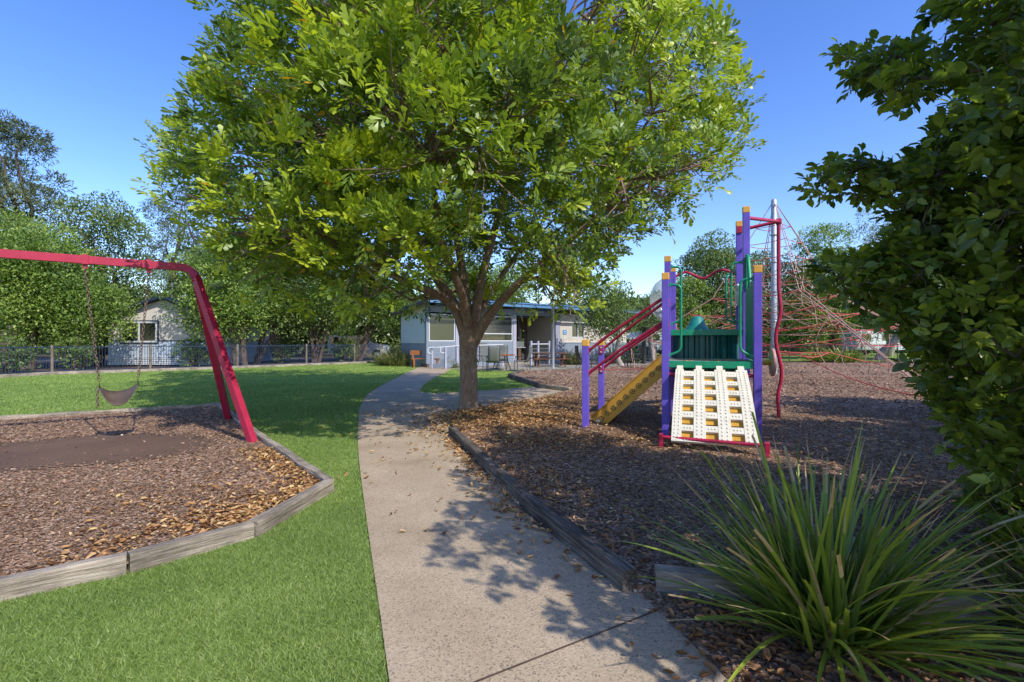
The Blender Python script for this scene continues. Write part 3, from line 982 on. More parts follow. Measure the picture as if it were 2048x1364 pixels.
tr = [Vector((-.88, 9.75, -.05)), Vector((-.88, 9.75, .15)), Vector((-.87, 9.75, .6)), Vector((-.885, 9.75, 1.1)), fk]
mb.tube(tr, [.25, .2, .178, .178, .205], 14)
tips = []
for pts, r0, r1 in (
        ([(936, 690, 9.75), (925, 640, 9.7), (900, 600, 9.5), (858, 582, 9.1), (800, 560, 8.6), (700, 500, 8.0)], .13, .05),
        ([(934, 680, 9.75), (922, 632, 9.8), (896, 590, 9.7), (850, 520, 9.4), (760, 380, 8.8)], .15, .06),
        ([(938, 670, 9.8), (932, 600, 9.9), (925, 540, 10.), (900, 400, 10.), (880, 200, 9.8)], .12, .055),
        ([(942, 670, 9.75), (952, 620, 9.8), (962, 560, 9.9), (1000, 420, 10.2), (1060, 200, 10.2)], .12, .055),
        ([(945, 690, 9.75), (962, 655, 9.65), (985, 622, 9.5), (1020, 582, 9.3), (1090, 520, 8.9), (1200, 430, 8.6)], .12, .05),
        ([(940, 665, 9.7), (925, 590, 9.2), (880, 480, 8.3), (860, 330, 7.4)], .1, .045),
        ([(944, 670, 9.9), (975, 590, 10.8), (1040, 500, 12.)], .1, .05)):
    pp = [P(*q) for q in pts]
    pp = rounded(pp, .25, 2)
    N = len(pp)
    mb.tube(pp, [r0 + (r1 - r0) * i / (N - 1) for i in range(N)], 10)
    tips += [(p, r0 + (r1 - r0) * i / (N - 1)) for i, p in enumerate(pp) if i > N * .45]
for li, l in enumerate(lob):
    c = Vector(l[:3])
    if li % 3 == 2 and li > 60:
        continue
    src, rr = min(tips, key=lambda t: (t[0] - c).length + abs(t[0].z - c.z) * .3)
    pp = limb_path(src, c, .05, 5, .15)
    mb.tube(pp, [min(rr * .7, .05) * (1 - .75 * i / 5) for i in range(6)], 6, cap=False)
    for _ in range(5):
        e = c + Vector(rand_dirs(1)[0]) * l[3] * .9
        mb.tube(limb_path(pp[3], e, .06, 3), [.016, .012, .009, .005], 4, cap=False)
mb.build('trunk', 'tree_bark', big)


def bg_tree(name, label, pxc, hw, yt, yb, Y, leaf, group, nl=22, bark='bark_dark', stems=1, size=.15, shape='diamond', dens=30., base=None, droop=0., vr=1., lr=(.34, .5), skirt=0.):
    """crown given by its outline in pixels and its real distance"""
    sc = Y / F
    zt, zb = HC - (yt - 682) * sc, max(.3, HC - (yb - 682) * sc)
    X = (pxc - 1024) * sc
    rx = hw * sc; rz = (zt - zb) / 2
    zc = (zt + zb) / 2
    bx = X if base is None else (base - 1024) * sc
    root = thing(name, Vector((bx, Y, 0)), label, 'tree', group)
    lobes = []
    for q in fib(nl):
        q = q + np.array([random.gauss(0, .12) for _ in range(3)])
        k = random.uniform(*lr)
        r = min(rx, rz * 1.4) * k
        wz = 1.0
        if q[2] < 0:
            wz = 1.0 + skirt
        lobes.append((X + q[0] * (rx - r) * wz, Y + q[1] * (rx * .8 - r * .8), zc + q[2] * (rz - r * .75), r, r, r * .75))
    lobes.append((X, Y, zc, rx * .5, rx * .4, rz * .6))
    Pt, Dr, Li = lobe_points(lobes, dens * 1.25, .3, .3)
    n = len(Pt)
    lt = RNG.normal(.45, .16, len(lobes))
    dd = Dr * .8 + RNG.normal(0, .6, (n, 3)) + np.array([0, 0, .25 - droop])
    nn = Dr * .4 + RNG.normal(0, .5, (n, 3)) + np.array([0, 0, .55]) + np.array(to_sun) * .5
    L = size * RNG.uniform(.6, 1.3, n)
    leaves('crown', Pt, dd, nn, L, L * (.5 if shape == 'diamond' else .42) * vr, np.clip(lt[Li] + RNG.normal(0, .17, n), 0, 1), shape, leaf, root)
    mb = MB()
    for s in range(stems):
        a = Vector((bx + (random.uniform(-.35, .35) if stems > 1 else 0), Y + (random.uniform(-.3, .3) if stems > 1 else 0), -.05))
        e = Vector((X + random.uniform(-.3, .3) * rx, Y + random.uniform(-.2, .2) * rx, zc))
        r0 = (.05 + .028 * (zt)) * (1 if stems == 1 else .62)
        pp = limb_path(a, e, .025, 6)
        mb.tube(pp, [r0 * (1 - .6 * i / 6) for i in range(7)], 8)
        for q in range(max(4, nl // (2 * stems))):
            l = lobes[random.randrange(len(lobes))]
            st = pp[random.randint(3, 5)]
            mb.tube(limb_path(st, l[:3], .05, 4), [r0 * .35, r0 * .28, r0 * .2, r0 * .13, .01], 5, cap=False)
    mb.build('trunk', bark, root)
    return root


gb = 'trees beyond the fence'
bg_tree('feathery_tree', 'tall dark feathery tree rising highest beyond the fence at the swing side', 20, 100, 245, 600, 31, 'leaf_grey', gb, 34, size=.3, vr=.45, dens=32, droop=.1, lr=(.24, .4))
bg_tree('broadleaf_tree', 'rounded dark green tree behind the swing chains, above the cabin roof', 200, 105, 392, 690, 28.5, 'leaf_mid', gb, 30, size=.17, dens=32, base=185, stems=2)
bg_tree('broadleaf_tree', 'bright green low tree crossing the swing beam at the frame edge', 55, 135, 430, 700, 24, 'leaf_bright', gb, 32, size=.16, dens=34, stems=3)
bg_tree('broadleaf_tree', 'low leafy tree with a slanting stem next to the cabin wall', 185, 85, 560, 700, 24.5, 'leaf_bright', gb, 20, size=.15, dens=32, base=165, stems=2)
bg_tree('feathery_tree', 'thin grey-green feathery tree with sky showing through behind the cabin', 355, 85, 372, 660, 36, 'leaf_grey', gb, 34, size=.26, vr=.4, dens=30, droop=.1, lr=(.22, .36))
bg_tree('broadleaf_tree', 'bright bushy tree just behind the sloping red swing legs', 450, 112, 470, 690, 26.8, 'leaf_bright', gb, 30, size=.16, dens=34, base=478, stems=3)
bg_tree('broadleaf_tree', 'leafy hedge tree with twin pale trunks behind the fence', 560, 95, 520, 668, 30, 'leaf_mid', gb, 24, size=.16, dens=32, base=512, stems=3)
bg_tree('broadleaf_tree', 'mid green hedge tree with several thin dark trunks behind blue pickets', 650, 95, 545, 665, 32, 'leaf_mid', gb, 24, size=.16, dens=32, base=632, stems=5)
bg_tree('broadleaf_tree', 'bright hedge tree hanging over the parked vehicle', 745, 95, 545, 664, 34.5, 'leaf_bright', gb, 26, size=.16, dens=32, base=712, stems=4)
bg_tree('broadleaf_tree', 'dull tree rising behind the hedge, mostly covered by the shade tree', 560, 150, 420, 640, 42, 'leaf_mid', gb, 26, size=.24, dens=16)
bg_tree('broadleaf_tree', 'low dark tree far behind the twin pale trunks', 610, 95, 560, 712, 44, 'leaf_mid', gb, 24, size=.24, dens=22)
bg_tree('broadleaf_tree', 'tree behind the building roof seen between the forked branches', 960, 120, 520, 650, 46, 'leaf_bright', gb, 24, size=.24, dens=16)
bg_tree('broadleaf_tree', 'tree filling the gap between hedge and building wall', 815, 55, 570, 700, 37, 'leaf_mid', gb, 18, size=.18, dens=26)
bg_tree('broadleaf_tree', 'small pale-trunked tree before the cream wall beside the red handrails', 1215, 68, 560, 692, 27.5, 'leaf_mid', gb, 24, 'bark_pale', 1, .15, dens=34, base=1243)
bg_tree('broadleaf_tree', 'small tree with bare twigs behind the clear bubble', 1300, 48, 588, 690, 30, 'leaf_mid', gb, 16, 'bark_pale', 1, .15, dens=30, base=1310)
bg_tree('broadleaf_tree', 'wide dense tree behind the wavy red bar', 1430, 92, 472, 700, 38, 'leaf_mid', gb, 34, size=.2, dens=26, stems=2)
bg_tree('broadleaf_tree', 'lower tree hugging the wide one behind the purple posts', 1370, 55, 545, 700, 36, 'leaf_bright', gb, 20, size=.18, dens=26)
bg_tree('broadleaf_tree', 'tree directly behind the steel mast of the rope net', 1530, 80, 500, 705, 40, 'leaf_mid', gb, 26, size=.2, dens=24)
bg_tree('broadleaf_tree', 'round-topped green tree behind the rope net, next to the big shrub', 1655, 85, 452, 700, 38, 'leaf_bright', gb, 30, size=.2, dens=24, stems=2)
bg_tree('feathery_tree', 'pale yellowish feathery tree over the top of the big shrub', 1775, 80, 412, 690, 44, 'leaf_pale', gb, 26, 'bark_pale', size=.28, vr=.5, dens=15, lr=(.24, .4))
bg_tree('broadleaf_tree', 'dark tree half hidden behind the big shrub at the bark edge', 1830, 100, 500, 700, 36, 'leaf_mid', gb, 24, 'bark_pale', size=.2, dens=22, base=1755)
bg_tree('broadleaf_tree', 'dark tree behind the lowest branches of the big shrub', 1960, 110, 480, 720, 34, 'leaf_mid', gb, 22, size=.2, dens=20)

# distant wood closing the horizon: reads as one mass
lobes = []
for i in range(260):
    x = -75 + i * .65 + random.uniform(-.5, .5)
    y = 60 + random.uniform(-4, 5) - (8 if x < -25 else 0)
    r = random.uniform(1.8, 3.0)
    lobes.append((x, y, random.choice([random.uniform(.8, 2.5), random.uniform(2.5, 6.5 + 1.5 * math.sin(x * .23))]), r, r, r * .85))
Pt, Dr, Li = lobe_points(lobes, 16, .2, .2); n = len(Pt)
lt = RNG.normal(.4, .15, len(lobes))
k_ = Pt[:, 2] > -.1; Pt, Dr, Li = Pt[k_], Dr[k_], Li[k_]; n = len(Pt)
leaves('far_woods', Pt, Dr + RNG.normal(0, .5, (n, 3)), Dr + RNG.normal(0, .5, (n, 3)) + np.array([0, 0, .6]),   .46 * RNG.uniform(.6, 1.3, n), .26, np.clip(lt[Li] + RNG.normal(0, .15, n), 0, 1), 'diamond', 'leaf_mid')
tag(bpy.data.objects['far_woods'], 'distant green wood closing the view behind everything', 'woods', None, 'stuff')


def shrub(name, label, lobes, nleaf, base, size, leaf, stems, parts=True, group=None, spray=6, shape='ell'):
    root = thing(name, Vector((*base, 0)), label, 'shrub' if parts else 'tree', group)
    Pt, Dr, Li = lobe_points(lobes, nleaf, .35, .15)
    n = len(Pt)
    # little sprays: leaves alternate along a twig
    sp = unit(Dr * .9 + RNG.normal(0, .5, (n, 3)) + np.array([0, 0, .1]))
    nrm = unit(np.cross(np.cross(sp, np.array([0, 0, .8]) + np.array(to_sun) * .5 + RNG.normal(0, .3, (n, 3))), sp))
    sd = np.cross(sp, nrm)
    A = [[], [], [], [], []]
    lt = RNG.normal(.45, .12, len(lobes))
    for k in range(spray):
        s = 1 if k % 2 else -1
        A[0].append(Pt + sp * (size * .24 * (k - 2)))
        A[1].append(sp * .65 + sd * s * .75 + RNG.normal(0, .22, (n, 3)) + np.array([0, 0, -.12]))
        A[2].append(nrm + RNG.normal(0, .35, (n, 3)))
        A[3].append(size * RNG.uniform(.65, 1.25, n))
        A[4].append(np.clip(lt[Li] + RNG.normal(0, .2, n), 0, 1))
    B, D, N_, L, T = map(np.concatenate, A)
    leaves('crown', B, D, N_, L, L * RNG.uniform(.48, .6, len(L)), T, shape, leaf, root)
    mb = MB()
    A0 = Vector((base[0], base[1], -.05))
    order = sorted(lobes, key=lambda l: (Vector(l[:3]) - A0).length)
    big_ = sorted(range(len(order)), key=lambda i: -order[i][3])[:max(stems * 3, 8)]
    done = []
    for i in big_:
        c = Vector(order[i][:3])
        a = A0 + Vector((random.uniform(-.15, .15), random.uniform(-.15, .15), 0))
        pp = limb_path(a, c, .035, 6, .2)
        mb.tube(pp, [.045, .04, .033, .026, .02, .014, .008], 6, cap=False)
        done += pp[2:]
    for i, l in enumerate(order):
        c = Vector(l[:3])
        if i not in big_:
            src = min(done, key=lambda p: (p - c).length)
            mb.tube(limb_path(src, c, .05, 4, .03), [.009, .008, .006, .005, .003], 4, cap=False)
            done.append(c)
        for _ in range(3):
            e = c + Vector(rand_dirs(1)[0]) * l[3] * .9
            mb.tube(limb_path(c, e, .06, 3), [.004, .0035, .003, .002], 3, cap=False)
    mb.build('trunk', 'bark_dark', root)
    return root


def lp(px, py, Y, r, rz=.8):
    p = P(px, py, Y)
    return (p.x, p.y, p.z, r, r, r * rz)


SHRUB = [(1619, 122), (1660, 85), (1712, 62), (1780, 78), (1827, 65), (1840, 20), (1850, -60), (1900, -400), (2400, -400), (2400, 1250), (1990, 1240), (1943, 1150), (1957, 1060), (1916, 1014), (1920, 955), (1884, 932), (1888, 868), (1843, 831),
         (1829, 786), (1796, 734), (1796, 712), (1802, 682), (1768, 663), (1755, 639), (1700, 626), (1672, 602), (1623, 595), (1592, 592), (1577, 565), (1583, 546), (1617, 525), (1648, 503), (1715, 490), (1773, 435), (1754, 412), (1731, 423),
         (1701, 423), (1682, 404), (1640, 416), (1598, 419), (1596, 335), (1651, 301), (1712, 297), (1762, 305), (1796, 301), (1834, 290), (1827, 259), (1865, 213), (1808, 229), (1728, 213), (1663, 168)]
sh = []
for k in range(9000):
    if k < 1700: px, py = random.uniform(1580, 1850), random.uniform(40, 800)
    else: px, py = random.uniform(1620, 2300), random.uniform(-300, 1230)
    Y = random.uniform(3.35, 3.9) - max(0, px - 1650) / 400 * random.uniform(.3, 1.15)
    Y = max(Y, 2.25)
    if px > 1850 and py < 210 and random.random() < .6: continue
    r = random.choice([.4, .32, .26, .2, .15, .1, .08])
    p = P(px, py, Y); R_ = (r + .05) * F / Y
    if p.z < .2: continue
    t = np.linspace(0, 2 * np.pi, 13)[:-1]
    if not pnpoly(np.stack([px + R_ * np.cos(t), py + R_ * .8 * np.sin(t)], 1), SHRUB).all(): continue
    if any((p - Vector(q[:3])).length < .6 * (r + q[3]) for q in sh): continue
    sh.append((p.x, p.y, p.z, r, r, r * .8))
for k in range(4000):
    q = rand_dirs(1)[0] * random.uniform(.55, 1.0)
    p = Vector((3.35 + q[0] * 1.75, 1.75 + q[1] * 1.8, 2.35 + q[2] * 2.0))
    r = random.choice([.42, .36, .3, .22])
    if p.y > .25:
        px, py = 1024 + p.x / p.y * F, 682 - (p.z - HC) / p.y * F
        R_ = (r + .06) * F / p.y * (1.25 if px > 1500 else 1)
        if px - R_ < 2110:
            if p.y < 2.15: continue
            t = np.linspace(0, 2 * np.pi, 13)[:-1]
            if not pnpoly(np.stack([px + R_ * np.cos(t), py + R_ * .85 * np.sin(t)], 1), SHRUB).all(): continue
    elif p.x < 2.0: continue
    if any((p - Vector(q_[:3])).length < .68 * (r + q_[3]) for q_ in sh): continue
    sh.append((p.x, p.y, p.z, r, r, r * .8))
n0 = len(sh); sh = sun_hits(sh, LIT, .62, lambda l: l[1] > 2.9 and l[0] < l[1] * .98); print('shrub lobes', n0, len(sh))
shrub('big_shrub', 'tall glossy dark-leaved shrub rising behind the big strappy plant and over the bark', sh, 36, (3.4, 2.4), .074, 'leaf_shrub', 4)
# the same row of shrubs goes on outside the frame and shades path and play area
def rough_lobes(cx, cy, zc, r, rz, n, k):
    return [(cx + q[0] * r * .7, cy + q[1] * r * .7, zc + q[2] * rz * .75, r * k * random.uniform(.8, 1.2), r * k, rz * k) for q in fib(n) + RNG.normal(0, .15, (n, 3))]


shrub('big_shrub', 'leafy shrub of the same row further along, shading the far bark', sun_hits(rough_lobes(7.7, 3.0, 2.7, 2.2, 2.2, 34, .42), LIT, .8), 9, (7.7, 3.0), .16, 'leaf_shrub', 3, shape='diamond')
shrub('big_shrub', 'leafy shrub at the end of the row, shading the bark near the rope net', sun_hits(rough_lobes(10.6, 5.9, 2.9, 2.3, 2.3, 34, .42), LIT, .8), 9, (10.6, 5.9), .16, 'leaf_shrub', 3, shape='diamond')


# ------------------------------------------------------------------ strappy tufts
def tuft(name, label, base, n, Lr, w, mat, cat='plant', group=None, spread=1.0, segs=7, tan_share=.12, clump=.1, stiff=1.0):
    """arching strap leaves from one crown; a brown tip is the leaf's own colour"""
    base = Vector(base)
    V, Fc, T = [], [], []
    for i in range(n):
        az = random.uniform(0, 2 * math.pi)
        out = Vector((math.cos(az), math.sin(az), 0))
        L = random.uniform(*Lr)
        tilt = (random.random() ** .75) * 1.25 * spread
        droop = random.uniform(.3, 1.25) * (L / Lr[1]) * stiff
        p = base + out * random.uniform(0, clump) + Vector((random.gauss(0, clump * .4), random.gauss(0, clump * .4), 0))
        side = Vector((-out.y, out.x, 0)); tw = random.uniform(-.6, .6)
        tone = min(.76, max(0, random.gauss(.42, .17)))
        dead = random.random() < tan_share
        tip = random.choice([.8, .88, .93, 1.1, 1.1, 1.1])
        cut = random.random() < .25
        ang = tilt
        o = len(V)
        for k in range(segs + 1):
            t = k / segs
            wd = w * (1 - (t ** 3) * (.35 if cut else .95)) * (.7 + .6 * min(1, t * 4)) / 1.3
            sv = (side * math.cos(tw) + UP * math.sin(tw)) * wd / 2
            mid = p - (out * math.cos(ang) * -1 + UP * math.sin(ang)).normalized() * wd * .18
            V += [p - sv, mid, p + sv]
            ang += droop / segs * (1.3 if k > segs * .4 else .6)
            p = p + (out * math.sin(ang) + UP * math.cos(ang)) * (L / segs)
            tw += random.uniform(-.12, .12)
            if p.z < .03:
                p.z = .03
            if k < segs:
                for a in (0, 1):
                    q = o + k * 3 + a
                    Fc.append((q, q + 1, q + 4, q + 3))
                    T.append(random.uniform(.84, 1) if (dead or (t + 1 / segs) > tip) else tone)
    return V, Fc, T


def tuft_obj(name, V, Fc, T, mat, base):
    me = bpy.data.meshes.new(name)
    me.from_pydata([tuple(Vector(v) - Vector(base)) for v in V], [], Fc)
    at = me.attributes.new('tint', 'FLOAT', 'FACE'); at.data.foreach_set('value', T)
    me.materials.append(MATS[mat])
    me.polygons.foreach_set('use_smooth', [True] * len(Fc))
    ob = bpy.data.objects.new(name, me); COL.objects.link(ob); ob.location = base
    return ob


def plant(name, label, base, n, Lr, w, mat, group=None, **k):
    ob = tuft_obj(name, *tuft(name, label, base, n, Lr, w, mat, **k), mat, base)
    return tag(ob, label, 'plant', group)


plant('strappy_plant', 'big green strap-leaved clump with brown leaf tips at the path edge', (1.47, 2.24, .03), 420, (.4, 1.05), .022, 'leaf_strap', None, tan_share=.04, clump=.12, segs=9, spread=.95, stiff=.55)
plant('strappy_plant', 'strap-leaved clump hidden in shade beneath the big shrub', (2.5, 2.0, .03), 200, (.4, .9), .015, 'leaf_strap', None, tan_share=.1, clump=.12, spread=1.1)
gt = 'grass clumps by the building'
b0 = P(800, 700, 27.5); plant('grass_clump', 'largest pale yellowish grass clump at the corner of the building', (b0.x, 27.5, .02), 420, (.7, 1.5), .035, 'leaf_tuft', gt, segs=4, tan_share=0, clump=.55, spread=.8)
b0 = P(768, 700, 27.8); plant('grass_clump', 'low pale grass clump nearest the fence', (b0.x, 27.8, .02), 200, (.5, 1.0), .035, 'leaf_tuft', gt, segs=4, tan_share=0, clump=.35, spread=.8)
b0 = P(888, 700, 26.5); plant('grass_clump', 'small pale grass clump between bench and ramp posts', (b0.x, 26.5, .02), 170, (.5, .95), .03, 'leaf_tuft', gt, segs=4, tan_share=0, clump=.25, spread=.8)
b0 = P(906, 700, 25.0); plant('grass_clump', 'little dark green tuft at the foot of the ramp', (b0.x, 25.0, .02), 120, (.25, .5), .03, 'leaf_tuft', gt, segs=4, tan_share=0, clump=.2, spread=1.)
b0 = P(1148, 700, 28.5); plant('grass_clump', 'yellow-green upright clump under the cream wall window', (b0.x, 28.5, .02), 200, (.6, 1.1), .045, 'leaf_tuft', gt, segs=4, tan_share=0, clump=.45, spread=.6)
ga = 'spiky plants near the small trees'
b0 = P(1225, 700, 30); plant('spiky_plant', 'spiky grey-green rosette plant below the small tree', (b0.x, 30, .02), 90, (.9, 1.6), .11, 'leaf_agave', ga, segs=4, tan_share=0, clump=.3, spread=.9)
b0 = P(1265, 700, 31); plant('spiky_plant', 'spiky rosette plant under the cream umbrella', (b0.x, 31, .02), 80, (.8, 1.5), .11, 'leaf_agave', ga, segs=4, tan_share=0, clump=.3, spread=.9)
b0 = P(1690, 700, 32.5); plant('strappy_plant', 'dark strappy border plant behind the rope net', (b0.x, 32.5, .02), 220, (.7, 1.4), .06, 'leaf_strap', ga, segs=4, tan_share=0, clump=.6, spread=1.)
b0 = P(1640, 700, 33); plant('strappy_plant', 'lower strappy border plant nearer the mast', (b0.x, 33, .02), 160, (.6, 1.2), .06, 'leaf_strap', ga, segs=4, tan_share=0, clump=.5, spread=1.)

# shrubs along the fence
gs = 'low shrubs behind the fence'
for px, Y, r, lab in ((20, 21.5, 1.1, 'dark low shrub in the shaded fence corner'), (150, 23.4, .9, 'sparse shrub behind the fence beside the slanting tree stem'), (385, 26.6, 1.0, 'leafy shrub against the cabin wall'), (560, 31.5, .9, 'low shrub by the road behind the pickets'), (690, 33.2, 1.0, 'low dark shrub in front of the parked vehicle')):
    x = (px - 1024) / F * Y
    shrub('low_shrub', lab, [(x + q[0] * r * .6, Y + q[1] * r * .5, .8 + q[2] * r * .5, r * .5, r * .5, r * .42) for q in fib(9)], 16, (x, Y), .13, 'leaf_mid', 2, True, gs, 4, 'diamond')


# ------------------------------------------------------------------ swing
K = .957
apex = Vector((-4.82 * K, 7.30 * K, 2.455))
bd = Vector((-.8, -.6, 0))
foot1 = G(505, 884, BZ); foot2 = G(457, 838, BZ)
sw = thing('swing_frame', Vector((apex.x, apex.y, 0)), 'red steel swing frame with sloping legs over the bark pit', 'swing frame')
mb = MB()
far = apex + bd * 3.5
bend = rounded([far, apex, foot1 + (foot1 - apex).normalized() * .08], .16, 5)
mb.tube(bend[:-1], 1, square=(.085, .1)); mb.build('beam', 'swing_red', sw)
mb = MB(); mb.tube(bend[-2:], 1, square=(.0835, .0985)); mb.build('leg', 'swing_red', sw)
mb = MB(); a = apex + (foot1 - apex).normalized() * .18
mb.tube([a - Vector((0, 0, .0)), foot2 + (foot2 - a).normalized() * .08], 1, square=(.085, .095)); mb.build('leg', 'swing_red', sw)
for fx in (foot1, foot2):
    mb = MB(); e = fx + bd * (3.5 + 1.2) - bd * 0
    e = Vector((2 * (apex + bd * 1.75).x - fx.x, 0, 0))  # mirror about the middle of the beam along bd
    mid = apex + bd * 1.75
    rel = fx - mid
    al = rel.dot(bd)
    e = fx - bd * (2 * al)
    mb.tube([far + (e - far).normalized() * .04, e], 1, square=(.085, .095)); mb.build('leg', 'swing_red', sw)
hang = [1.22 * K, .53 * K]
seat_s = [1.08 * K, .65 * K]
for s in hang:
    mb = MB(); p = apex + bd * s
    side = Vector((-bd.y, bd.x, 0))
    mb.box(p, (.07, .1, .122), (bd, side, UP), ch=.004)
    mb.box(p - UP * .085, (.05, .03, .06), (bd, side, UP), ch=.004)
    mb.lathe(p + UP * .062, [(.014, 0), (.014, .016), (0, .018)], 6)
    mb.build('hanger_bracket', 'swing_red', sw)

swing = thing('belt_swing', Vector((*(apex + bd * .865 * K)[:2], 0)), 'brown rubber belt swing seat hanging on two chains', 'swing')
sp0 = P(199, 776, 6.75 * K); sp1 = P(276, 768, 6.93 * K)
ends = [sp0, sp1]
side = Vector((-bd.y, bd.x, 0))


def chain(mb, a, b_, pitch=.044, r=.0052):
    a, b_ = Vector(a), Vector(b_)
    d, s, u = frame(b_ - a)
    n = int((b_ - a).length / pitch)
    for i in range(n):
        c = a + d * pitch * (i + .5)
        q = s if i % 2 else u
        q = (q + (u if i % 2 else s) * random.uniform(-.2, .2)).normalized()
        ring = [c + d * (math.cos(t) * pitch * .68) + q * (math.sin(t) * pitch * .36) for t in [2 * math.pi * k / 8 for k in range(8)]]
        mb.tube(ring, r, 5, closed=True)


for s, e in zip(hang, ends):
    mb = MB(); p = apex + bd * s - UP * .12
    mb.tube([p + side * (.04 * math.cos(t)) + UP * (.04 * math.sin(t)) for t in [2 * math.pi * k / 10 for k in range(10)]], .007, 5, closed=True)
    chain(mb, p - UP * .03, e + UP * .05)
    # little triangle that carries the belt
    mb.tube([e + UP * .06, e + side * .085 - UP * .02, e - side * .085 - UP * .02], .007, 5, closed=True)
    mb.build('chain', 'chain_metal', swing)
mb = MB(); chain(mb, sp0 + bd * .02 - UP * .0, sp0 + bd * .02 - UP * .29); mb.build('chain', 'chain_metal', swing)
rows = []
for i in range(15):
    t = i / 14
    c = sp0.lerp(sp1, t)
    sag = .25 * (1 - abs(2 * t - 1) ** 2.2)
    wd = .1 + .035 * (1 - abs(2 * t - 1))
    row = []
    for j in range(7):
        q = j / 6 * 2 - 1
        pr_ = 1 - abs(2 * t - 1) ** 2.2
        row.append(c - UP * (.02 + pr_ * (.165 + .085 * q) - .02 * q * q) + side * (q * wd))
    rows.append(row)
mb = MB(); mb.sheet(rows, .012); mb.build('seat', 'rubber', swing)


# ------------------------------------------------------------------ play equipment
side_d = Vector((.33, .944, 0)).normalized()
front_d = Vector((.932, -.36, 0)).normalized()
P1, P2 = Vector((2.19, 6.9, 0)), Vector((3.29, 6.48, 0))
P3, P4 = Vector((2.57, 7.985, 0)), Vector((3.665, 7.57, 0))
P6, P5 = Vector((3.02, 9.07, 0)), Vector((4.06, 8.65, 0))
P7, P8 = Vector((1.145, 7.52, 0)), Vector((1.60, 8.66, 0))
play = thing('play_equipment', Vector((2.9, 7.4, 0)), 'purple-posted climbing unit with green deck, red rails and cream climbing ramp', 'playground')
AX = (front_d, side_d, UP)
for p, zt in ((P1, 2.37), (P2, 2.41), (P3, 2.80), (P4, 3.50), (P5, 3.54), (P6, 2.79), (P7, 1.42), (P8, 1.42)):
    mb = MB(); mb.box((p.x, p.y, (zt - .1 - .2) / 2), (.1, .1, zt - .1 + .2), AX, ch=.008)
    po = mb.build('post', 'purple', play)
    mb = MB(); mb.box((p.x, p.y, zt - .05), (.104, .104, .1), AX, ch=.01); mb.build('post_cap', 'cap', po)


def quad_deck(a, b_, c, d, z, th):
    mb = MB()
    # rim beams between the posts, set in a little; floor plate below their top
    ins = .05
    for p, q in ((a, b_), (b_, c), (c, d), (d, a)):
        e = (q - p).normalized()
        mb.bar(p + e * ins + UP * (z - th / 2), q - e * ins + UP * (z - th / 2), .05, th, ch=.006)
    return mb


mb = quad_deck(P1, P2, P4, P3, 1.12, .095); dk = mb.build('deck', 'play_green', play)
mb = MB(); inn = [P1.lerp(P4, .04), P2.lerp(P3, .04), P4.lerp(P1, .04), P3.lerp(P2, .04)]
mb.prism([tuple(q[:2]) for q in inn], 1.07, 1.114)
for i in range(60):
    q = inn[0].lerp(inn[1], random.random()).lerp(inn[3].lerp(inn[2], random.random()), random.random())
    mb.box((q.x, q.y, 1.117), (random.uniform(.02, .05), .012, .006), (Vector((math.cos(i), math.sin(i), 0)), Vector((-math.sin(i), math.cos(i), 0)), UP), 1)
mb.build('floor_plate', ['deck_grey', 'plank_yellow'], dk)
mb = quad_deck(P3, P4, P5, P6, 1.585, .095); dk2 = mb.build('deck', 'play_green', play)
mb = MB(); inn = [P3.lerp(P5, .04), P4.lerp(P6, .04), P5.lerp(P3, .04), P6.lerp(P4, .04)]
mb.prism([tuple(q[:2]) for q in inn], 1.53, 1.575); mb.build('floor_plate', 'deck_grey', dk2)
# ribbed green barrel panel between the decks
mb = MB(); rows = []
a0 = P3 + front_d * .09 + side_d * .09; b0 = P4 - front_d * .09 + side_d * .09
for i in range(49):
    t = i / 48
    q = a0.lerp(b0, t)
    ph = (t * 6) % 1
    bump_ = .035 if ph > .45 else -.01
    bulge = .16 * math.sin(math.pi * t)
    rows.append([q - side_d * (bump_ - bulge * 0) + side_d * (.1 * (1 - math.sin(math.pi * t))) + UP * z for z in (.78, 1.0, 1.25, 1.49)])
mb.sheet(rows, .015, smooth=False); mb.build('barrel_panel', 'barrel_green', play)
mb = MB(); q = P4 - front_d * .14 + side_d * .2; mb.lathe((q.x, q.y, 0), [(.05, .2), (.05, 1.05)], 12); mb.build('slide_edge', 'teal', play)
mb = MB(); q = P3.lerp(P4, .42) + side_d * 1.3
mb.lathe((q.x, q.y, 1.58), [(.24, 0), (.2, .06), (.15, .12), (.1, .25), (.07, .28), (0, .285)], 4 * 5); mb.build('slide_hood', 'teal', play)
# slide behind the upper deck
mb = MB(); rows = []
for i in range(11):
    t = i / 10
    z = 1.5 - 1.25 * (3 * t * t - 2 * t ** 3) * 1.0
    c = P6.lerp(P5, .5) + side_d * (.05 + 2.2 * t)
    rows.append([c + front_d * u + UP * (z + h) for u, h in ((-.28, .16), (-.26, .02), (-.15, 0), (.15, 0), (.26, .02), (.28, .16))])
mb.sheet(rows, .02); mb.build('slide', 'teal', play)


def loop_handle(p, inward, z0, z1, depth=.16):
    mb = MB()
    mb.tube(rounded([p + UP * z1, p + inward * depth + UP * (z1 - .01), p + inward * depth + UP * (z0 + .06), p + UP * z0], .09, 5), .0165, 8)
    mb.box(p + UP * (z1) + inward * .01, (.03, .05, .06), AX, ch=.005)
    mb.box(p + UP * (z0) + inward * .01, (.03, .05, .06), AX, ch=.005)
    mb.build('grab_handle', 'play_green', play)


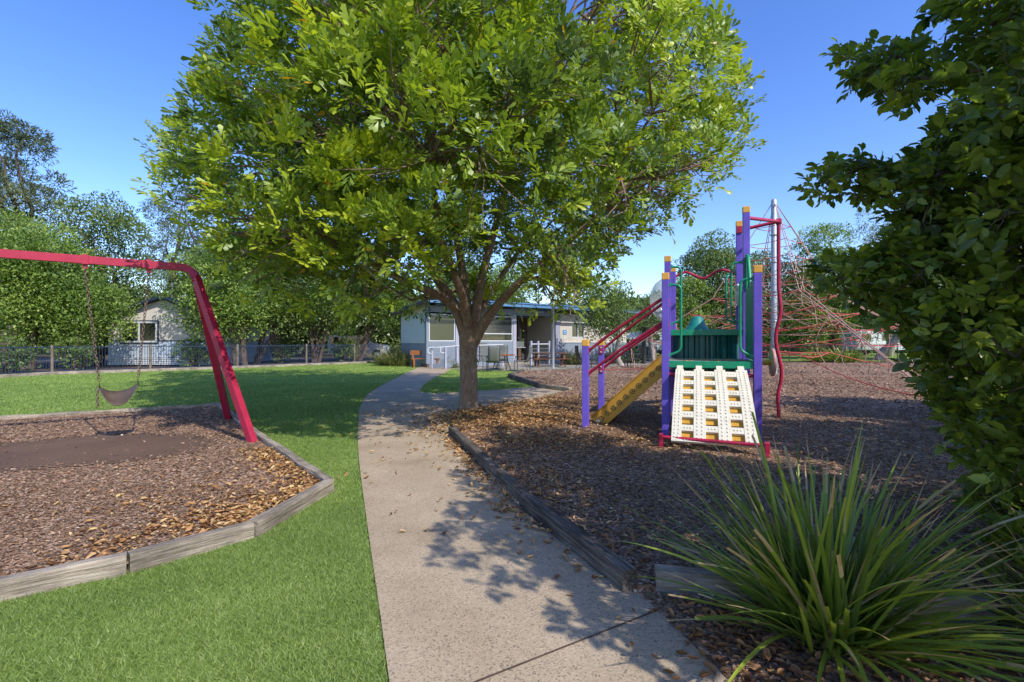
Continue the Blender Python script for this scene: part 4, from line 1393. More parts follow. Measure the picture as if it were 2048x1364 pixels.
loop_handle(P1 + front_d * .05, front_d, 1.2, 2.2)
loop_handle(P2 - front_d * .05, -front_d, 1.2, 2.24)
loop_handle(P3 + front_d * .05, front_d, 1.68, 2.62)
loop_handle(P4 - front_d * .05, -front_d, 1.68, 2.64)
loop_handle(P5 - front_d * .05, -front_d, 1.72, 2.62)
# green side panel between front and middle posts on the mast side, with its curved top tube
mb = MB(); rows = []
for i in range(25):
    t = i / 24
    q = P2.lerp(P4, .07 + .86 * t) + front_d * (.012 if (t * 8) % 1 > .5 else -.012)
    top = 2.12 + .14 * math.sin(math.pi * t) ** .6
    rows.append([q + UP * z for z in (1.14, 1.5, 1.9, top)])
mb.sheet(rows, .02, smooth=False)
mb.tube(rounded([P4 - side_d * .06 + UP * 2.2, P4 - side_d * .06 + UP * 2.72, P4 - side_d * .22 + UP * 2.7, P2.lerp(P4, .6) + UP * 2.2], .08), .03, 8)
mb.build('side_panel', 'play_green', play)
mb = MB(); c = P4.lerp(P5, .4) + UP * 2.16 - front_d * .08
mb.tube([c + side_d * (.17 * math.cos(t)) + UP * (.17 * math.sin(t)) for t in [2 * math.pi * k / 20 for k in range(20)]], .022, 6, closed=True)
for t in (.5, 2.6, 4.7):
    mb.tube([c, c + side_d * (.17 * math.cos(t)) + UP * (.17 * math.sin(t))], .016, 6)
mb.lathe(c, [(.0, -.02), (.05, -.02), (.05, .06), (0, .06)], 10, (side_d, UP, front_d))
mb.build('steering_wheel', 'white_plastic', play)
mb = MB(); mb.bar(P4.lerp(P5, .06) + UP * 2.0, P4.lerp(P5, .94) + UP * 2.0, .03, .75); mb.build('side_panel', 'play_green', play)
# wavy red bar at the back of the upper deck
mb = MB(); pts = [(1348, 555), (1360, 548), (1372, 544), (1385, 549), (1400, 556), (1410, 557), (1422, 550), (1434, 542), (1445, 539), (1456, 542), (1468, 547), (1476, 551)]
pp = []
for px, py in pts:
    k = (px - 1024) / F
    # where this sight line meets the vertical plane through the two back posts
    e = P5 - P6
    t = (k * P6.y - P6.x) / (e.x - k * e.y)
    q = P6.lerp(P5, t)
    pp.append(Vector((q.x, q.y, HC - (py - 682) / F * q.y)))
mb.tube(pp, .024, 8); mb.build('wavy_bar', 'crimson', play)
# clear bubble on the path side of the upper deck
mb = MB(); c = P3.lerp(P6, .5) + UP * 2.13 - front_d * .02
prof = [(.40, 0), (.39, .06), (.36, .15), (.29, .24), (.19, .3), (.08, .33), (.0, .335)]
mb.lathe(c, prof, 24, (side_d, UP, -front_d)); mb.build('bubble_window', 'bubble', play)
# stair: yellow side plates with ringed bolt holes, treads between
nb, nt_ = Vector((1.36, 7.92, .04)), Vector((2.32, 7.36, 1.06))
sh_ = side_d * .66
for s in (0, 1):
    mb = MB(); a, b_ = nb + sh_ * s, nt_ + sh_ * s
    d = (b_ - a).normalized()
    hn = Vector((d.x, d.y, 0)).normalized(); nrm = Vector((hn.y, -hn.x, 0)); u = nrm.cross(d)
    if u.z < 0: u = -u
    w2 = .125
    e0 = a + d * .02; e1 = b_ + d * .1
    # plate: ends cut plumb
    q0, q1 = e0 + u * w2, e0 - u * w2
    mb.box((e0 + e1) / 2, ((e1 - e0).length, .012, .25), (d, nrm, u), ch=.003)
    for k in (-1, 1):
        mb.box((e0 + e1) / 2 + u * (k * .122) + nrm * .022 * (1 if s == 0 else -1), ((e1 - e0).length, .045, .012), (d, nrm, u), ch=.003)
    for i in range(11):
        c = e0 + d * (.13 + i * (e1 - e0).length * .087) + nrm * .008
        ring = [c + d * (.036 * math.cos(t)) + u * (.036 * math.sin(t)) for t in [2 * math.pi * k / 14 for k in range(14)]]
        mb.tube(ring, .0055, 5, 1, closed=True)
        mb.lathe(c, [(.012, -.002), (.012, .004), (0, .005)], 8, (d, u, nrm), 1)
    c = e0 + d * .06 + nrm * .012
    mb.lathe(c, [(.03, 0), (.03, .015), (.02, .03), (0, .034)], 12, (d, u, nrm), 2)
    mb.build('stair_side', ['plank_yellow', 'black_metal', 'white_plastic'], play)
for i in range(4):
    mb = MB(); c = nb.lerp(nt_, (i + .7) / 4.6) + sh_ * .5
    mb.box(c, (.2, .64, .03), (front_d, side_d, UP), ch=.004); mb.build('stair_tread', 'deck_grey', play)
for a, b_, z0, z1 in ((P7, P1, 1.25, 2.0), (P8, P3, 1.27, 2.04), (P7, P1, .90, 1.66), (P8, P3, .93, 1.68)):
    mb = MB(); e = (b_ - a).normalized()
    p, q = a + UP * z0 + e * .05, b_ + UP * z1 - e * .05
    mid = p.lerp(q, .38) + UP * .03
    mb.tube(rounded([p, mid, q], .5, 6), .024, 8)
    mb.box(p + e * .0, (.03, .05, .09), AX, ch=.004)
    mb.build('handrail', 'crimson', play)
for p in (P3, P8):
    for z in ((2.02, 1.66) if p is P3 else (1.24, .9)):
        mb = MB(); q = p - side_d * .056 + UP * z
        mb.box(q, (.07, .02, .14), AX, ch=.006)
        for k in (-.04, .04):
            mb.lathe(q + UP * k, [(.02, 0), (.016, .02), (0, .024)], 8, (front_d, UP, -side_d), 1)
        mb.build('rail_bracket', ['crimson', 'galv'], play)
# cream climbing ramp
out = -side_d
top_c = P1.lerp(P2, .5) + out * .07
Wd = .90


def rp(u, s, lift=0.0):
    """point of the ramp: u across (-.5..), s down the slope 0..1"""
    cx = .10 + .80 * s
    z = .98 - .83 * s + .07 * math.sin(math.pi * s)
    nrm_ = (out * .72 + UP * .69)
    return top_c + front_d * (u * (Wd + .09 * s)) + out * (cx - .08) + UP * z + nrm_ * lift


cols = [(-.5, -.28), (-.17, .0), (.11, .26), (.40, .5)]
cols = [(-.5, -.38), (-.235, -.09), (.055, .205), (.35, .5)]
hole = [(-.38, -.235), (-.09, .055), (.205, .35)]
rws = [(.015, .115), (.20, .27), (.355, .425), (.51, .58), (.665, .735), (.82, .885), (.965, .998)]
mb = MB(); th = .045


def patch(mb, u0, u1, s0, s1, nu, ns, th, lift=0., mi=0):
    rows = [[rp(u0 + (u1 - u0) * j / nu, s0 + (s1 - s0) * i / ns, lift) for j in range(nu + 1)] for i in range(ns + 1)]
    mb.sheet(rows, th, mi, smooth=False)


for u0, u1 in cols:
    patch(mb, u0, u1, -.02, 1.0, 1, 12, th)
    patch(mb, (u0 + u1) / 2 - .045, (u0 + u1) / 2 + .045, -.115, -.02, 1, 2, th)
    for i in range(24):
        for k in (.3, .7):
            c = rp(u0 + (u1 - u0) * k, .0 + i / 24 * .98 + .02, th / 2)
            mb.lathe(c, [(.013, -.004), (.012, .005), (.006, .009), (0, .0095)], 6, (front_d, (out * .69 - UP * .72).normalized(), (out * .72 + UP * .69).normalized()))
for s0, s1 in rws:
    for u0, u1 in hole:
        patch(mb, u0 + .0005, u1 - .0005, s0, s1, 1, 2, th, -.004)
        for k in (.25, .5, .75):
            c = rp(u0 + (u1 - u0) * k, (s0 + s1) / 2, th / 2 - .004)
            mb.lathe(c, [(.013, -.004), (.012, .005), (.006, .009), (0, .0095)], 6, (front_d, (out * .69 - UP * .72).normalized(), (out * .72 + UP * .69).normalized()))
ra = mb.build('climbing_ramp', 'cream', play)
for (s0, s1), (t0, t1) in zip(rws[:-1], rws[1:]):
    mb = MB()
    patch(mb, -.395, .365, s1 - .02, s1 + .052, 1, 1, .012, -.031)
    mb.build('foothold', 'plank_yellow', ra)
for s in (.33, .62):
    mb = MB(); mb.tube([rp(-.48, s, -.12), rp(.48, s, -.12)], .02, 8); mb.build('cross_bar', 'crimson', play)
mb = MB(); mb.tube([P1 + UP * .93 + front_d * .05, P2 + UP * .93 - front_d * .05], .024, 8); mb.build('cross_bar', 'crimson', play)
mb = MB()
fa, fb = G(1322, 894, BZ), G(1534, 914, BZ)
mb.tube([fa + UP * .13, fb + UP * .13], .022, 8)
for q in (fa, fb):
    mb.box((q.x, q.y, .08), (.05, .09, .3), AX, ch=.006)
mb.build('ramp_foot', 'crimson', play)
# fire pole: two arms and a wavy pole
pt = Vector((4.66, 8.45, 3.49))
mb = MB(); mb.tube(rounded([P4 + UP * 3.33, pt], .1), .03, 8); mb.build('pole_arm', 'crimson', play)
mb = MB(); mb.tube(rounded([P5 + UP * 3.38, pt], .1), .03, 8)
mb.box(P5 + UP * 3.38 - side_d * .06, (.1, .03, .12), AX, ch=.006); mb.build('pole_arm', 'crimson', play)
pp = []
for i in range(41):
    z = 3.52 - i / 40 * 3.6
    wv = 0 if z > 2.35 else .045 * math.sin((2.35 - z) * 5.2) * min(1, (2.35 - z) * 2)
    if z < .6: wv *= max(0, (z - .2) / .4)
    pp.append(Vector((pt.x, pt.y, z)) + front_d * wv)
mb = MB(); mb.tube(pp, .031, 10)
mb.box(pt + UP * .0, (.09, .09, .1), AX, ch=.02)
mb.build('slide_pole', 'crimson', play)
# play wheel on the mast side
c = P2.lerp(P4, .35) + front_d * .24 + UP * 1.1
mb = MB(); mb.lathe(c, [(0, -.02), (.17, -.02), (.195, -.01), (.195, .015), (.17, .03), (.05, .035), (0, .035)], 28, (side_d, UP, front_d)); wh = mb.build('play_wheel', 'pink_plastic', play)
mb = MB(); mb.tube([P2.lerp(P4, .35) + UP * 1.1 + front_d * .02, c], .04, 10); mb.build('axle', 'plank_yellow', wh)


# ------------------------------------------------------------------ rope pyramid
M = Vector((10.62, 19.6, 0))
net = thing('rope_climber', M, 'red rope climbing pyramid around a tall steel mast on the bark', 'playground')
mb = MB(); mb.lathe(M, [(.12, -.1), (.115, 3), (.105, 7.1), (.06, 7.16), (0, 7.17)], 16)
for z in (1.2, 2.2, 3.4, 4.6, 5.7): mb.lathe(M + UP * z, [(.115, -.03), (.14, -.03), (.14, .03), (.115, .03)], 14)
mb.build('mast', 'galv', net)
top = M + UP * 7.1
anch = [Vector((9.75, 11.1, .08)), Vector((3.9, 22.4, .08)), Vector((12.5, 28.3, .08)), Vector((18.6, 18.2, .08))]
node = []
for a in anch:
    h = Vector((a.x - M.x, a.y - M.y, 0))
    node.append(M + h.normalized() * 2.3 + UP * 3.2)
ridges = []
mb = MB()
for a, nn_ in zip(anch, node):
    s_ = Vector((-(a - M).y, (a - M).x, 0)).normalized()
    for k in (-.09, .09):
        mb.tube([top, nn_ + s_ * k], .016, 5); mb.tube([nn_ + s_ * k, a], .018, 5)
    ridges.append((nn_, a))
mb.build('ridge_rope', 'rope_pale', net)
mr, mw_ = MB(), MB()


def rid(i, t):
    """t 0..1 from mast top to node, 1..2 from node to anchor"""
    return top.lerp(node[i % 4], t) if t <= 1 else node[i % 4].lerp(anch[i % 4], t - 1)


for t, sag in ((.28, .02), (.45, .04), (.62, .06), (.8, .08), (1.0, .1), (1.2, .15), (1.38, .22), (1.55, .3)):
    for i in range(4):
        a, b_ = rid(i, t), rid(i + 1, t)
        if t > 1.0:      # inner ring: sides are held in towards the mast
            c = a.lerp(b_, .5); c = c.lerp(Vector((M.x, M.y, c.z)), .35)
            mr.tube(arc(a, c, sag, 5)[:-1] + arc(c, b_, sag, 5), .014, 4)
        else:
            mr.tube(arc(a, b_, sag, 6), .014, 4)
for i in range(4):
    for t in (.8, 1.0, 1.2, 1.4):
        a = rid(i, t)
        z = max(.7, a.z - .3)
        mw_.tube(arc(a, Vector((M.x, M.y, z)), .12, 5), .012, 4)
        mr.tube(arc(a, Vector((M.x, M.y, max(.5, z - .5))), .1, 5), .012, 4)
    lv = (.62, .8, 1.0, 1.17, 1.4)
    for t0, t1 in zip(lv[:-1], lv[1:]):
        a0, a1, b0, b1 = rid(i, t0), rid(i, t1), rid(i + 1, t0), rid(i + 1, t1)
        pull = lambda p: p.lerp(Vector((M.x, M.y, p.z)), .3 if t1 > 1 else .06)
        for k in range(3):
            u0, u1 = k / 3, (k + 1) / 3
            p, q = pull(a0.lerp(b0, u0)), pull(a1.lerp(b1, u1)); r_, s_ = pull(a1.lerp(b1, u0)), pull(a0.lerp(b0, u1))
            mw_.tube(arc(p, q, .12, 4), .01, 4)
            mw_.tube(arc(r_, s_, .12, 4), .01, 4)
    # low ropes along the ground and hoops on the long ridges
    nn_, an = ridges[i]
    low = M + (an - M) * .25; low.z = .95
    mr.tube(arc(low, an, .25, 6), .016, 4)
    mr.tube(arc(low, M + (anch[(i + 1) % 4] - M) * .25 + UP * .85, .12, 5), .016, 4)
    mr.tube(arc(M + UP * 1.0, low, .05, 3), .016, 4)
    for t in (.3, .5, .68):
        p = nn_.lerp(an, t); q = low.lerp(an, t) - UP * .2
        sd_ = Vector((-(an - M).y, (an - M).x, 0)).normalized()
        for k in (-.5, .5):
            mid = (p + q) / 2 + sd_ * k * (1.2 - t)
            mw_.tube([p, p.lerp(mid, .6) + sd_ * k * .15, mid, q.lerp(mid, .6) + sd_ * k * .15, q], .013, 4)
mr.build('net_rope', 'rope_red', net); mw_.build('net_rope', 'rope_pale', net)


# ------------------------------------------------------------------ picket fences
def fence(name, label, line, h, mat, postmat, gap=.1, pw=.11, cat='fence', step=None):
    root = thing(name, Vector((*line[0], 0)), label, cat)
    pts = [Vector((*p, 0)) for p in line]
    segs = []
    for a, b_ in zip(pts[:-1], pts[1:]):
        n = max(1, round((b_ - a).length / (step or 2.6)))
        for k in range(n):
            segs.append((a.lerp(b_, k / n), a.lerp(b_, (k + 1) / n)))
    for a, b_ in segs:
        mb = MB(); e = (b_ - a).normalized()
        p, q = a + e * pw / 2, b_ - e * pw / 2
        mb.bar(p + UP * (h - .06), q + UP * (h - .06), .03, .03); mb.bar(p + UP * .14, q + UP * .14, .03, .03)
        n = int((q - p).length / gap)
        for i in range(n):
            c = p.lerp(q, (i + .5) / n)
            mb.tube([c + UP * .06, c + UP * h], .0105, 5)
        mb.build('picket_panel', mat, root)
    for a in [s[0] for s in segs] + [segs[-1][1]]:
        mb = MB(); mb.tube([a - UP * .1, a + UP * (h + .03)], pw / 2, 8); mb.build('post', postmat, root)
    return root


fence('picket_fence', 'blue tubular picket fence on round timber posts along the back of the lawn', fence_line, 1.2, 'fence_blue', 'post_wood')
fence('picket_fence', 'dark green metal picket fence behind the rope net and bark', [(6.6, 31.5), (14, 33.2), (22, 34), (34, 33)], 1.2, 'fence_dark', 'fence_dark', pw=.06)


# ------------------------------------------------------------------ camp kitchen building
O = Vector((-4.5, 25.5, 0)); U = Vector((.8, .6, 0)); V_ = Vector((.6, -.8, 0))
kit = thing('kitchen_building', O, 'grey and cream camp kitchen building with blue roof behind the shade tree', 'building')
BAX = (U, V_, UP)


def bx(mb, u0, u1, v0, v1, z0, z1, mi=0, ch=0):
    c = O + U * ((u0 + u1) / 2) + V_ * ((v0 + v1) / 2) + UP * ((z0 + z1) / 2)
    mb.box(c, (u1 - u0, v1 - v0, z1 - z0), BAX, mi, ch)


D = 3.3
mb = MB(); bx(mb, 0, 16, -D, 0, -.05, .1); mb.build('floor_slab', 'patio_concrete', kit)
mb = MB(); bx(mb, 9.5, 16, -.12, 0, .1, 1.30); mb.build('wall', 'wall_grey', kit)
mb = MB(); bx(mb, 0, 5.7, -.12, 0, .1, 1.38)
for u in np.arange(.3, 5.7, .3): bx(mb, u, u + .012, 0, .006, .1, 1.38)
mb.build('wall', 'wall_grey', kit)
mb = MB(); bx(mb, 9.5, 10.5, -.12, 0, 1.34, 3.2); bx(mb, 11.7, 16, -.12, 0, 1.34, 3.2); bx(mb, 10.5, 11.7, -.12, 0, 1.34, 1.62); bx(mb, 10.5, 11.7, -.12, 0, 2.62, 3.2)
for u in np.arange(9.65, 16, .15):
    if not 10.45 < u < 11.7: bx(mb, u, u + .015, 0, .008, 1.34, 3.2)
mb.build('wall', 'wall_cream', kit)
mb = MB(); bx(mb, 9.5, 16, 0.0, .05, 1.30, 1.338); mb.build('ledge', 'trim_white', kit)
# side wall (towards the fence): grey below, white roller blind, cream gable
mb = MB(); bx(mb, 0, .12, -D, -.121, .1, 1.3); mb.build('wall', 'wall_grey', kit)
mb = MB(); bx(mb, -.02, .05, -D + .1, -.2, 1.28, 2.82); mb.build('roller_blind', 'blind_white', kit)
mb = MB()
q = [(-D, 2.84), (-.12, 2.84), (-.12, 3.42), (-D, 3.0)]
vsx = [O + U * u + V_ * v + UP * z for u in (0, .12) for v, z in q]
mb.add(vsx, [(0, 1, 2, 3), (7, 6, 5, 4), (0, 4, 5, 1), (1, 5, 6, 2), (2, 6, 7, 3), (3, 7, 4, 0)]); mb.build('wall', 'wall_cream', kit)
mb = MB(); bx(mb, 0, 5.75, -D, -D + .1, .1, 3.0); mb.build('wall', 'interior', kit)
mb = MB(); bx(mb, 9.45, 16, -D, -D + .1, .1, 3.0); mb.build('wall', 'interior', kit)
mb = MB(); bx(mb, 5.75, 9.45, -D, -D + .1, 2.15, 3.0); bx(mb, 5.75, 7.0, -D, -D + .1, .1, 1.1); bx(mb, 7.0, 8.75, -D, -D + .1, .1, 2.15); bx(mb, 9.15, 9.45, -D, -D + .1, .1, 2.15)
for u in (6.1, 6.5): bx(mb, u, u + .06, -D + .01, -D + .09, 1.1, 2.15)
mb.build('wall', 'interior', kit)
mb = MB(); bx(mb, 5.75, 5.85, -D + .1, -.2, .1, 2.9); mb.build('wall', 'wall_cream', kit)
mb = MB(); bx(mb, 9.35, 9.45, -D + .1, -.2, .1, 3.0); mb.build('wall', 'wall_cream', kit)
# corner posts and head beam
for u, w_, z0, z1, mt in ((-.03, .14, .1, 3.4, 'wall_grey'), (1.74, .22, .1, 2.95, 'trim_lilac'), (3.2, .14, .1, 2.95, 'trim_lilac'), (5.7, .24, .1, 2.95, 'trim_lilac'), (9.1, .36, .1, 3.2, 'trim_lilac')):
    mb = MB(); bx(mb, u, u + w_, -.14, .03, z0, z1, 0, .006)
    if u > 9:
        for k in range(4): bx(mb, u + .03 + k * .085, u + .06 + k * .085, .03, .045, z0, z1)
    mb.build('column', mt, kit)
mb = MB(); bx(mb, .12, 9.1, -.12, -.02, 2.95, 3.3); mb.build('head_beam', 'wall_grey', kit)
for u0, u1, z1, mt in ((.14, 1.72, 2.86, 'olive_mesh'), (1.98, 3.18, 2.86, 'clear_blind'), (3.36, 5.68, 2.86, 'clear_blind')):
    mb = MB(); fw = .05
    for a in ((u0, u1, 1.385, 1.385 + fw), (u0, u1, z1 - fw, z1)): bx(mb, a[0], a[1], -.09, -.02, a[2], a[3])
    for a in ((u0, u0 + fw), (u1 - fw, u1)): bx(mb, a[0], a[1], -.09, -.02, 1.385 + fw, z1 - fw)
    if u1 > 3: bx(mb, u0 + fw, u1 - fw, -.085, -.025, 1.8, 1.85)
    wn = mb.build('window', 'trim_white', kit)
    mb = MB()
    if u1 > 3:
        bx(mb, u0 + fw, u1 - fw, -.06, -.05, 1.385 + fw, 1.8, 1); bx(mb, u0 + fw, u1 - fw, -.06, -.05, 1.85, z1 - fw, 0)
    else:
        bx(mb, u0 + fw, u1 - fw, -.06, -.05, 1.385 + fw, z1 - fw, 0)
    mb.build('pane', [mt, 'dark_glass'], wn)
mb = MB()
for a in ((10.5, 11.7, 1.62, 1.68), (10.5, 11.7, 2.56, 2.62)): bx(mb, a[0], a[1], -.1, .015, a[2], a[3])
for u in (10.5, 11.07, 11.64): bx(mb, u, u + .06, -.1, .015, 1.68, 2.56)
wn = mb.build('window', 'trim_white', kit)
mb = MB(); bx(mb, 10.56, 11.64, -.06, -.05, 1.68, 2.56); mb.build('pane', 'dark_glass', wn)
# roof: skillion, high at the front, with gutter and a second blue edge
mb = MB()
q = [(-D - .5, 2.98), (1.0, 3.56), (1.0, 3.62), (-D - .5, 3.04)]
vsx = [O + U * u + V_ * v + UP * z for u in (-.35, 16.4) for v, z in q]
mb.add(vsx, [(0, 1, 2, 3), (7, 6, 5, 4), (0, 4, 5, 1), (1, 5, 6, 2), (2, 6, 7, 3), (3, 7, 4, 0)])
for u in np.arange(-.3, 16.4, .25):
    a, b_ = O + U * u + V_ * 1.0 + UP * 3.635, O + U * u + V_ * (-D - .5) + UP * 3.055
    mb.bar(a, b_, .05, .03)
rf = mb.build('roof', 'roof_blue', kit)
mb = MB(); bx(mb, -.36, 16.4, 1.003, 1.10, 3.36, 3.5); mb.build('gutter', 'roof_blue', rf)
mb = MB()
a, b_ = O + U * -.4 + V_ * 1.0 + UP * 3.47, O + U * -.4 + V_ * (-D - .5) + UP * 2.9
mb.bar(a, b_, .06, .2); mb.build('barge_board', 'dark_wood', rf)
for u in np.arange(.5, 16, 1.3):
    mb = MB(); a, b_ = O + U * u + V_ * .98 + UP * 3.47, O + U * u + V_ * 0 + UP * 3.33
    mb.bar(a, b_, .05, .15); mb.build('rafter', 'wall_grey', rf)
mb = MB(); bx(mb, 6.7, 7.9, .1, .22, 3.14, 3.22, 0, .01); mb.build('strip_light', 'blind_white', kit)
# inside the open bay: door, counter, post, things on the bench
mb = MB(); bx(mb, 7.9, 8.8, -D + .1, -D + .16, .1, 2.25); mb.build('door', 'wall_cream', kit)
mb = MB(); bx(mb, 6.95, 7.1, -1.3, -1.15, .1, 2.9); mb.build('column', 'dark_wood', kit)
mb = MB(); bx(mb, 5.95, 7.6, -2.2, -1.6, .95, 1.02); bx(mb, 6.0, 7.55, -2.15, -1.65, .1, .95, 1); mb.build('counter', ['galv', 'bench_wood'], kit)
mb = MB(); bx(mb, 6.05, 7.0, -1.0, -.4, .98, 1.02); bx(mb, 6.1, 6.9, -.95, -.45, 1.02, 1.38, 1); mb.build('barbecue', ['galv', 'chair_grey'], kit)
mb = MB(); bx(mb, 9.75, 10.05, .01, .03, 1.83, 2.12); 
for z in (2.05, 2.0, 1.9): bx(mb, 9.79, 10.01, .031, .034, z - .012, z + .012, 1)
s_ = mb.build('wall_sign', ['blue_sign', 'trim_white'])
tag(s_, 'small blue notice sign on the cream wall', 'sign')
mb = MB(); bx(mb, 9.8, 10.0, .01, .02, 1.5, 1.76); tag(mb.build('paper_notice', 'blind_white'), 'white paper notice pinned under the blue sign', 'notice')
mb = MB(); bx(mb, 3.25, 3.75, .1, .14, .1, 1.3); tag(mb.build('leaning_board', 'chair_grey'), 'pale board leaning on the grey wall behind the dining chairs', 'board')

# ramp balustrades
gp_ = 'balustrades of the kitchen ramp'
bal = thing('ramp_railing', P(864, 735, 24.6), 'white handrail with looped ends on lilac posts along the ramp', 'railing', gp_)
pr = [(P(864, 735, 24.4), 1.12), (P(891, 735, 24.2), 1.15), (P(914, 735, 25.2), 1.2), (P(1005, 735, 26.6), 1.25)]
for p, h in pr:
    mb = MB(); mb.box((p.x, p.y, h / 2), (.1, .1, h), BAX, ch=.008); mb.build('post', 'trim_lilac', bal)
for z in (0, -.0):
    mb = MB(); pts = [Vector((p.x, p.y - .08, h - .05)) for p, h in pr]
    mb.tube(pts, .024, 8)
    e = pts[0]; mb.tube(rounded([e, e + Vector((-.18, -.02, 0)), e + Vector((-.2, -.02, -.28)), e + Vector((0, -.02, -.3))], .14, 5), .024, 8)
    e = pts[1]; mb.tube(rounded([e + UP * .0, e + Vector((-.22, -.05, 0)), e + Vector((-.24, -.05, -.28)), e + Vector((-.02, -.05, -.3))], .14, 5), .024, 8)
    mb.build('handrail', 'trim_white', bal)
    break
for (p, h), (q, k) in zip(pr[:-1], pr[1:]):
    mb = MB(); mb.bar((p.x, p.y, .14), (q.x, q.y, .2), .05, .22)
    for z in (.5, .7, .9): mb.tube([(p.x, p.y, z), (q.x, q.y, z)], .008, 4)
    mb.build('rail_panel', 'wall_grey', bal)
bal2 = thing('ramp_railing', P(1062, 720, 27.5), 'railing with wire strands in front of the open kitchen bay', 'railing', gp_)
pr = [P(1062, 700, 27.6), P(1076, 700, 27.9), P(1098, 700, 28.6)]
for p in pr:
    mb = MB(); mb.box((p.x, p.y, .7), (.11, .11, 1.4), BAX, ch=.008); mb.build('post', 'trim_lilac', bal2)
mb = MB(); mb.tube([Vector((p.x, p.y, 1.22)) for p in pr], .03, 8); mb.build('handrail', 'trim_white', bal2)
mb = MB()
for z in (.35, .55, .75, .95): mb.tube([Vector((p.x, p.y, z)) for p in pr], .01, 4)
mb.build('wire', 'galv', bal2)

# steel pole
q = G(1106, 738, 0)
mb = MB(); mb.lathe((q.x, q.y, 0), [(.075, -.05), (.07, 3.2), (.075, 3.2), (.075, 3.27), (0, 3.28)], 14); pl = mb.build('steel_pole', 'galv'); tag(pl, 'plain galvanised steel pole standing at the bark edge before the kitchen', 'pole')


# ------------------------------------------------------------------ cabin
cb = thing('cabin', Vector((-19.8, 27.3, 0)), 'small cabin with gable roof, cream above and pale blue below', 'building')
x0, x1, yf, yb_ = -22.8, -16.9, 27.3, 34.0
ze, zp, xm = 2.75, 3.75, -19.7
mb = MB(); mb.box(((x0 + x1) / 2, (yf + yb_) / 2, .72), (x1 - x0, yb_ - yf, 1.36)); mb.build('wall', 'cabin_blue', cb)
mb = MB()
q = [(x0, 1.44), (x1, 1.44), (x1, ze), (xm, zp), (x0, ze)]
vsx = [(x, y, z) for y in (yf, yb_) for x, z in q]
mb.add(vsx, [(0, 1, 2, 3, 4), (9, 8, 7, 6, 5)] + [(i, (i + 1) % 5, (i + 1) % 5 + 5, i + 5) for i in range(5)])
mb.build('wall', 'cabin_cream', cb)
mb = MB(); mb.box(((x0 + x1) / 2, yf - .015, 1.42), (x1 - x0, .03, .05)); mb.build('band', 'navy', cb)
mb = MB()
for s, e in ((x0 - .35, -1), (x1 + .35, 1)):
    zs = ze - .35 * (zp - ze) / (xm - x0)
    a, b_ = Vector((s, 0, zs)), Vector((xm, 0, zp + .0))
    nrm_ = Vector((-(b_ - a).z, 0, (b_ - a).x)).normalized()
    if nrm_.z < 0: nrm_ = -nrm_
    vsx = [p + nrm_ * k + Vector((0, y, 0)) for y in (yf - .4, yb_ + .3) for p, k in ((a, .02), (b_, .02), (b_, .14), (a, .14))]
    mb.add(vsx, [(0, 1, 2, 3), (7, 6, 5, 4), (0, 4, 5, 1), (1, 5, 6, 2), (2, 6, 7, 3), (3, 7, 4, 0)])
rf = mb.build('roof', 'navy', cb)
mb = MB(); mb.tube([(xm - .9, yf + 2, 3.5), (xm - .9, yf + 2, 5.0)], .02, 5); mb.tube([(xm - 1.4, yf + 2, 4.7), (xm - .4, yf + 2, 4.7)], .012, 4); mb.tube([(xm - 1.3, yf + 2, 4.9), (xm - .5, yf + 2, 4.9)], .012, 4); mb.build('antenna', 'galv', rf)
mb = MB(); wx0, wx1, wz0, wz1 = -22.05, -20.0, 1.32, 2.5
for a in ((wx0, wx1, wz0, wz0 + .09), (wx0, wx1, wz1 - .09, wz1)): mb.box(((a[0] + a[1]) / 2, yf - .02, (a[2] + a[3]) / 2), (a[1] - a[0], .1, a[3] - a[2]))
for x in (wx0 + .045, (wx0 + wx1) / 2, wx1 - .045): mb.box((x, yf - .02, (wz0 + wz1) / 2), (.09, .1, wz1 - wz0 - .18))
wn = mb.build('window', 'trim_white', cb)
mb = MB(); mb.box(((wx0 + wx1) / 2, yf - .02, (wz0 + wz1) / 2), (wx1 - wx0 - .18, .03, wz1 - wz0 - .18)); mb.build('pane', 'dark_glass', wn)
mb = MB()
for a in ((wx0 - .07, wx1 + .07, wz0 - .07, wz0), (wx0 - .07, wx1 + .07, wz1, wz1 + .07)): mb.box(((a[0] + a[1]) / 2, yf - .02, (a[2] + a[3]) / 2), (a[1] - a[0], .05, a[3] - a[2]))
for x in (wx0 - .035, wx1 + .035): mb.box((x, yf - .02, (wz0 + wz1) / 2), (.07, .05, wz1 - wz0))
mb.build('trim', 'navy', wn)
mb = MB()
for i in range(5): mb.box(((x0 + x1) / 2, yf - .03, .1 + i * .1), (x1 - x0, .03, .06))
mb.build('skirting', 'trim_white', cb)


